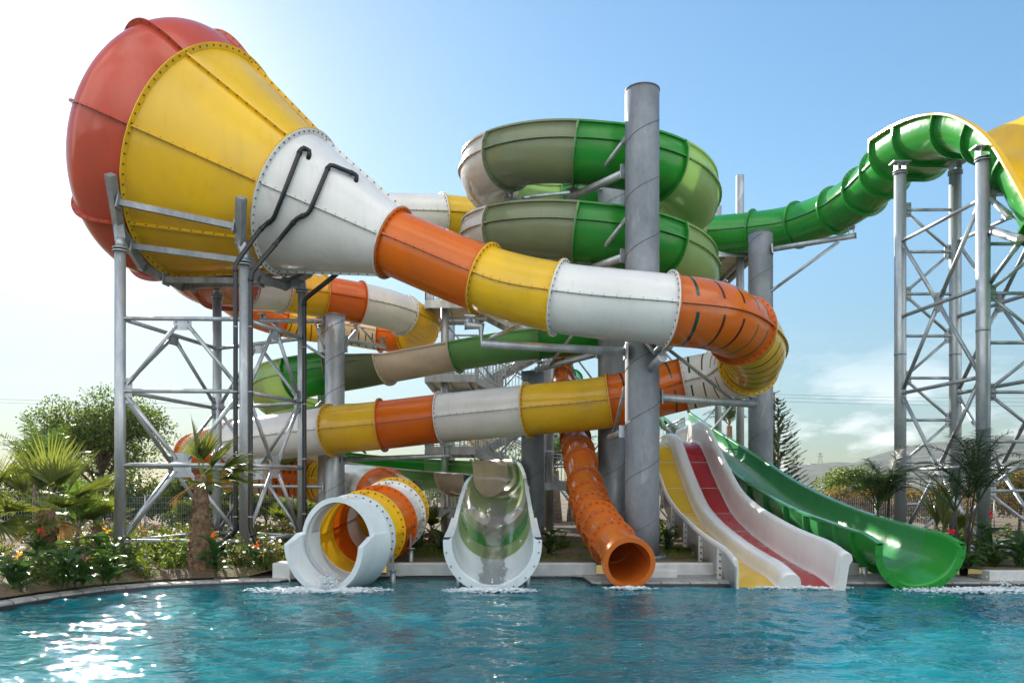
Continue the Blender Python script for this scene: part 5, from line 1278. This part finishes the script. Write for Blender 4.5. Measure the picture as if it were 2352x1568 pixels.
for i, (px, py, w_, lab) in enumerate([(1822, 1079, 12, 'tiny pale house on the ridge, farthest left'), (1846, 1076, 16, 'tiny pale house on the ridge, second from the left'), (1866, 1073, 10, 'tiny pale house on the ridge nearest the pylon'), (1835, 1086, 14, 'tiny pale house just below the ridge'), (1900, 1074, 14, 'tiny pale house right of the pylon on the ridge')]):
    p = at(px, py, 1230); t = thing('house', lab, 'house', p - V((0, 0, 4)), 'houses on the far ridge'); m = MB(); m.abox(p.x - w_ / 2, p.x + w_ / 2, 1226, 1236, p.z - 4, p.z + 5); m.build('wall', 'concrete', t); m = MB(); m.abox(p.x - w_ / 2 - .5, p.x + w_ / 2 + .5, 1225, 1237, p.z + 5, p.z + 6); m.build('roof', 'coping', t)

# ---- splashes
def splash(label_seed, c, n, rx, ry, jet=0):
    random.seed(label_seed); mb = MB()
    def blob(p, r, k=6):
        o = len(mb.v)
        el = U(1, 2.6) if p.z < .04 else 1
        rr = [r * U(.7, 1.2) for _ in range(k)]
        mb.v.append(p + V((0, 0, r * .55)))
        for j in range(k): a = 2 * math.pi * j / k; mb.v.append(p + V((math.cos(a) * rr[j] * el, math.sin(a) * rr[j] * .7, 0)))
        mb.v.append(p - V((0, 0, r * .4)))
        for j in range(k): mb.face([o, o + 1 + j, o + 1 + (j + 1) % k], 0, True); mb.face([o + k + 1, o + 1 + (j + 1) % k, o + 1 + j], 0, True)
    for i in range(n):
        a = U(0, 6.28); q = rnd() ** .7; p = V((c[0] + math.cos(a) * q * rx, c[1] + math.sin(a) * q * ry, U(-.005, .03))); blob(p, U(.010, .066) * (1.25 - q))
    for i in range(jet):
        a = random.gauss(0, .13); h = abs(random.gauss(0, .13)); blob(V((c[0] + .15 + a * (.4 + h * 2.0), c[1] + U(-.1, .1), .02 + h)), U(.006, .03) * (1 if h < .2 else .55), 5)
    return mb
stuff(splash(1, (-3.15, 12.75), 900, 1.25, .42, 320).build('splash_foam', 'foam'))
stuff(splash(2, (-.35, 12.75), 520, .8, .30, 40).build('splash_foam', 'foam'))
stuff(splash(3, (7.9, 12.75), 900, 1.7, .42, 90).build('splash_foam', 'foam'))
stuff(splash(4, (4.75, 13.02), 240, .95, .10, 0).build('splash_foam', 'foam'))
stuff(splash(5, (1.95, 13.0), 120, .5, .10, 0).build('splash_foam', 'foam'))

# ------------------------------------------------------------------ the air between here and the hills
hz = MB(); hz.abox(-2600, 2600, -2000, 2100, -3, 300); hb = hz.build('haze', [])
hm = bpy.data.materials.new('haze air'); hm.use_nodes = True; hn = hm.node_tree; hn.nodes.clear()
ho = hn.nodes.new('ShaderNodeOutputMaterial'); hv = hn.nodes.new('ShaderNodeVolumePrincipled')
hv.inputs['Color'].default_value = (.70, .86, 1, 1); hv.inputs['Density'].default_value = .00011; hv.inputs['Anisotropy'].default_value = .3
hn.links.new(hv.outputs[0], ho.inputs['Volume']); hb.data.materials.append(hm); stuff(hb)

# ------------------------------------------------------------------ light and camera
SKYK, SKYG, BACK_FILL = .16, .98, 8.0
SUNV = V(((162 - CX) / F, 1, (HY - 232) / F)).normalized()
elev = math.asin(SUNV.z); azim = math.atan2(SUNV.x, SUNV.y)
w = bpy.data.worlds.new('World'); sc.world = w; w.use_nodes = True
nt = w.node_tree; bg = nt.nodes['Background']
sky = nt.nodes.new('ShaderNodeTexSky'); sky.sky_type = 'NISHITA'; sky.sun_disc = False
sky.sun_elevation = elev; sky.sun_rotation = azim; sky.dust_density = .25; sky.air_density = 1.0; sky.ozone_density = 1.5
def wn(t, **k):
    n = nt.nodes.new(t)
    for a, b in k.items(): setattr(n, a, b)
    return n
def ln(a, b): nt.links.new(a, b)
def rampw(stops):
    r = wn('ShaderNodeValToRGB'); e = r.color_ramp.elements
    while len(e) < len(stops): e.new(.5)
    for el, (p, v) in zip(e, stops): el.position = p; el.color = (v, v, v, 1)
    return r
tc = wn('ShaderNodeTexCoord'); sep = wn('ShaderNodeSeparateXYZ'); ln(tc.outputs['Generated'], sep.inputs[0])
# the clear air of the photograph: deeper blue, a softer glare round the sun
lum = wn('ShaderNodeRGBToBW'); ln(sky.outputs[0], lum.inputs[0])
den = wn('ShaderNodeMath', operation='MULTIPLY_ADD'); den.inputs[1].default_value = SKYK; den.inputs[2].default_value = 1; ln(lum.outputs[0], den.inputs[0])
inv = wn('ShaderNodeMath', operation='DIVIDE'); inv.inputs[0].default_value = SKYG; ln(den.outputs[0], inv.inputs[1])
vs = wn('ShaderNodeVectorMath', operation='SCALE'); ln(sky.outputs[0], vs.inputs[0]); ln(inv.outputs[0], vs.inputs['Scale'])
tint = wn('ShaderNodeVectorMath', operation='MULTIPLY'); tint.inputs[1].default_value = (.95, .985, .925); ln(vs.outputs[0], tint.inputs[0])
hs = wn('ShaderNodeHueSaturation'); hs.inputs['Saturation'].default_value = 1.22; hr = rampw([(0, .44), (.10, .60), (.32, 1)])
ln(sep.outputs['Z'], hr.inputs[0])
ht = wn('ShaderNodeVectorMath', operation='SCALE'); ln(tint.outputs[0], ht.inputs[0]); ln(hr.outputs[0], ht.inputs['Scale']); ln(ht.outputs[0], hs.inputs['Color'])
# bright aureole round the sun
sv = wn('ShaderNodeVectorMath', operation='DOT_PRODUCT'); ln(tc.outputs['Generated'], sv.inputs[0]); sv.inputs[1].default_value = SUNV
def lobe(n, a):
    mx_ = wn('ShaderNodeMath', operation='MAXIMUM'); ln(sv.outputs['Value'], mx_.inputs[0]); mx_.inputs[1].default_value = 0
    pw = wn('ShaderNodeMath', operation='POWER'); ln(mx_.outputs[0], pw.inputs[0]); pw.inputs[1].default_value = n
    ml = wn('ShaderNodeMath', operation='MULTIPLY'); ln(pw.outputs[0], ml.inputs[0]); ml.inputs[1].default_value = a
    return ml
l1 = lobe(110, 2.2); l2 = lobe(16, .3); la = wn('ShaderNodeMath', operation='ADD'); ln(l1.outputs[0], la.inputs[0]); ln(l2.outputs[0], la.inputs[1])
lc = wn('ShaderNodeVectorMath', operation='SCALE'); lc.inputs[0].default_value = (1, .95, .86); ln(la.outputs[0], lc.inputs['Scale'])
sa = wn('ShaderNodeVectorMath', operation='ADD'); ln(hs.outputs[0], sa.inputs[0]); ln(lc.outputs[0], sa.inputs[1])
# fair-weather clouds low over the hills
mpg = wn('ShaderNodeMapping'); mpg.inputs['Scale'].default_value = (7, 7, 20); mpg.inputs['Location'].default_value = (.3, 0, .2); ln(tc.outputs['Generated'], mpg.inputs[0])
cn = wn('ShaderNodeTexNoise'); cn.inputs['Scale'].default_value = 1.0; cn.inputs['Detail'].default_value = 8; cn.inputs['Roughness'].default_value = .58; ln(mpg.outputs[0], cn.inputs['Vector'])
cr = rampw([(.50, 0), (.64, .85)]); ln(cn.outputs['Fac'], cr.inputs[0])
er = rampw([(0, .9), (.06, 1), (.12, .55), (.19, 0)]); ln(sep.outputs['Z'], er.inputs[0])
ar = rampw([(.22, 0), (.34, 1)]); ln(sep.outputs['X'], ar.inputs[0])
m1 = wn('ShaderNodeMath', operation='MULTIPLY'); ln(cr.outputs[0], m1.inputs[0]); ln(er.outputs[0], m1.inputs[1])
m2 = wn('ShaderNodeMath', operation='MULTIPLY'); ln(m1.outputs[0], m2.inputs[0]); ln(ar.outputs[0], m2.inputs[1])
cm = wn('ShaderNodeMixRGB'); cm.inputs[2].default_value = (4.3, 4.4, 4.5, 1); ln(m2.outputs[0], cm.inputs[0]); ln(sa.outputs[0], cm.inputs[1])
# fill light: unseen bright cloud added behind the camera to lift the shaded fronts
br_ = rampw([(0, 1), (.42, 1), (.50, 0)]); nm = wn('ShaderNodeMath', operation='MULTIPLY_ADD'); nm.inputs[1].default_value = .5; nm.inputs[2].default_value = .5; ln(sep.outputs['Y'], nm.inputs[0]); ln(nm.outputs[0], br_.inputs[0])
bn = wn('ShaderNodeTexNoise'); bn.inputs['Scale'].default_value = 2.6; bn.inputs['Detail'].default_value = 7; ln(tc.outputs['Generated'], bn.inputs['Vector'])
bc = rampw([(.40, .15), (.58, 1)]); ln(bn.outputs['Fac'], bc.inputs[0])
m3 = wn('ShaderNodeMath', operation='MULTIPLY'); ln(br_.outputs[0], m3.inputs[0]); ln(bc.outputs[0], m3.inputs[1])
cb = wn('ShaderNodeMixRGB'); cb.inputs[2].default_value = (BACK_FILL, BACK_FILL * .985, BACK_FILL * .96, 1); ln(m3.outputs[0], cb.inputs[0]); ln(cm.outputs[0], cb.inputs[1])
ln(cb.outputs[0], bg.inputs[0]); bg.inputs[1].default_value = .12
sun = bpy.data.lights.new('sun', 'SUN'); sun.energy = 4.0; sun.angle = R(.53); sun.color = (1, .93, .82)
so = bpy.data.objects.new('sun', sun); col.objects.link(so); so.rotation_euler = SUNV.to_track_quat('Z', 'Y').to_euler()
cam = bpy.data.cameras.new('camera'); co = bpy.data.objects.new('camera', cam); col.objects.link(co)
cam.sensor_width = 36; cam.lens = 36 * F / 2352; cam.shift_y = (HY - 784) / 2352; cam.clip_end = 20000; cam.clip_start = .1
co.location = (0, 0, EYE); co.rotation_euler = (R(90), 0, 0)
sc.camera = co
sc.view_settings.view_transform = 'Standard'; sc.view_settings.look = 'None'; sc.view_settings.gamma = 1; sc.view_settings.exposure = 1.32
sc.view_settings.use_curve_mapping = False
sc.render.engine = 'CYCLES'
c = sc.cycles; c.max_bounces = 8; c.diffuse_bounces = 3; c.glossy_bounces = 4; c.transmission_bounces = 6; c.transparent_max_bounces = 12; c.use_denoising = True
c.caustics_reflective = False; c.caustics_refractive = False; c.sample_clamp_indirect = 6
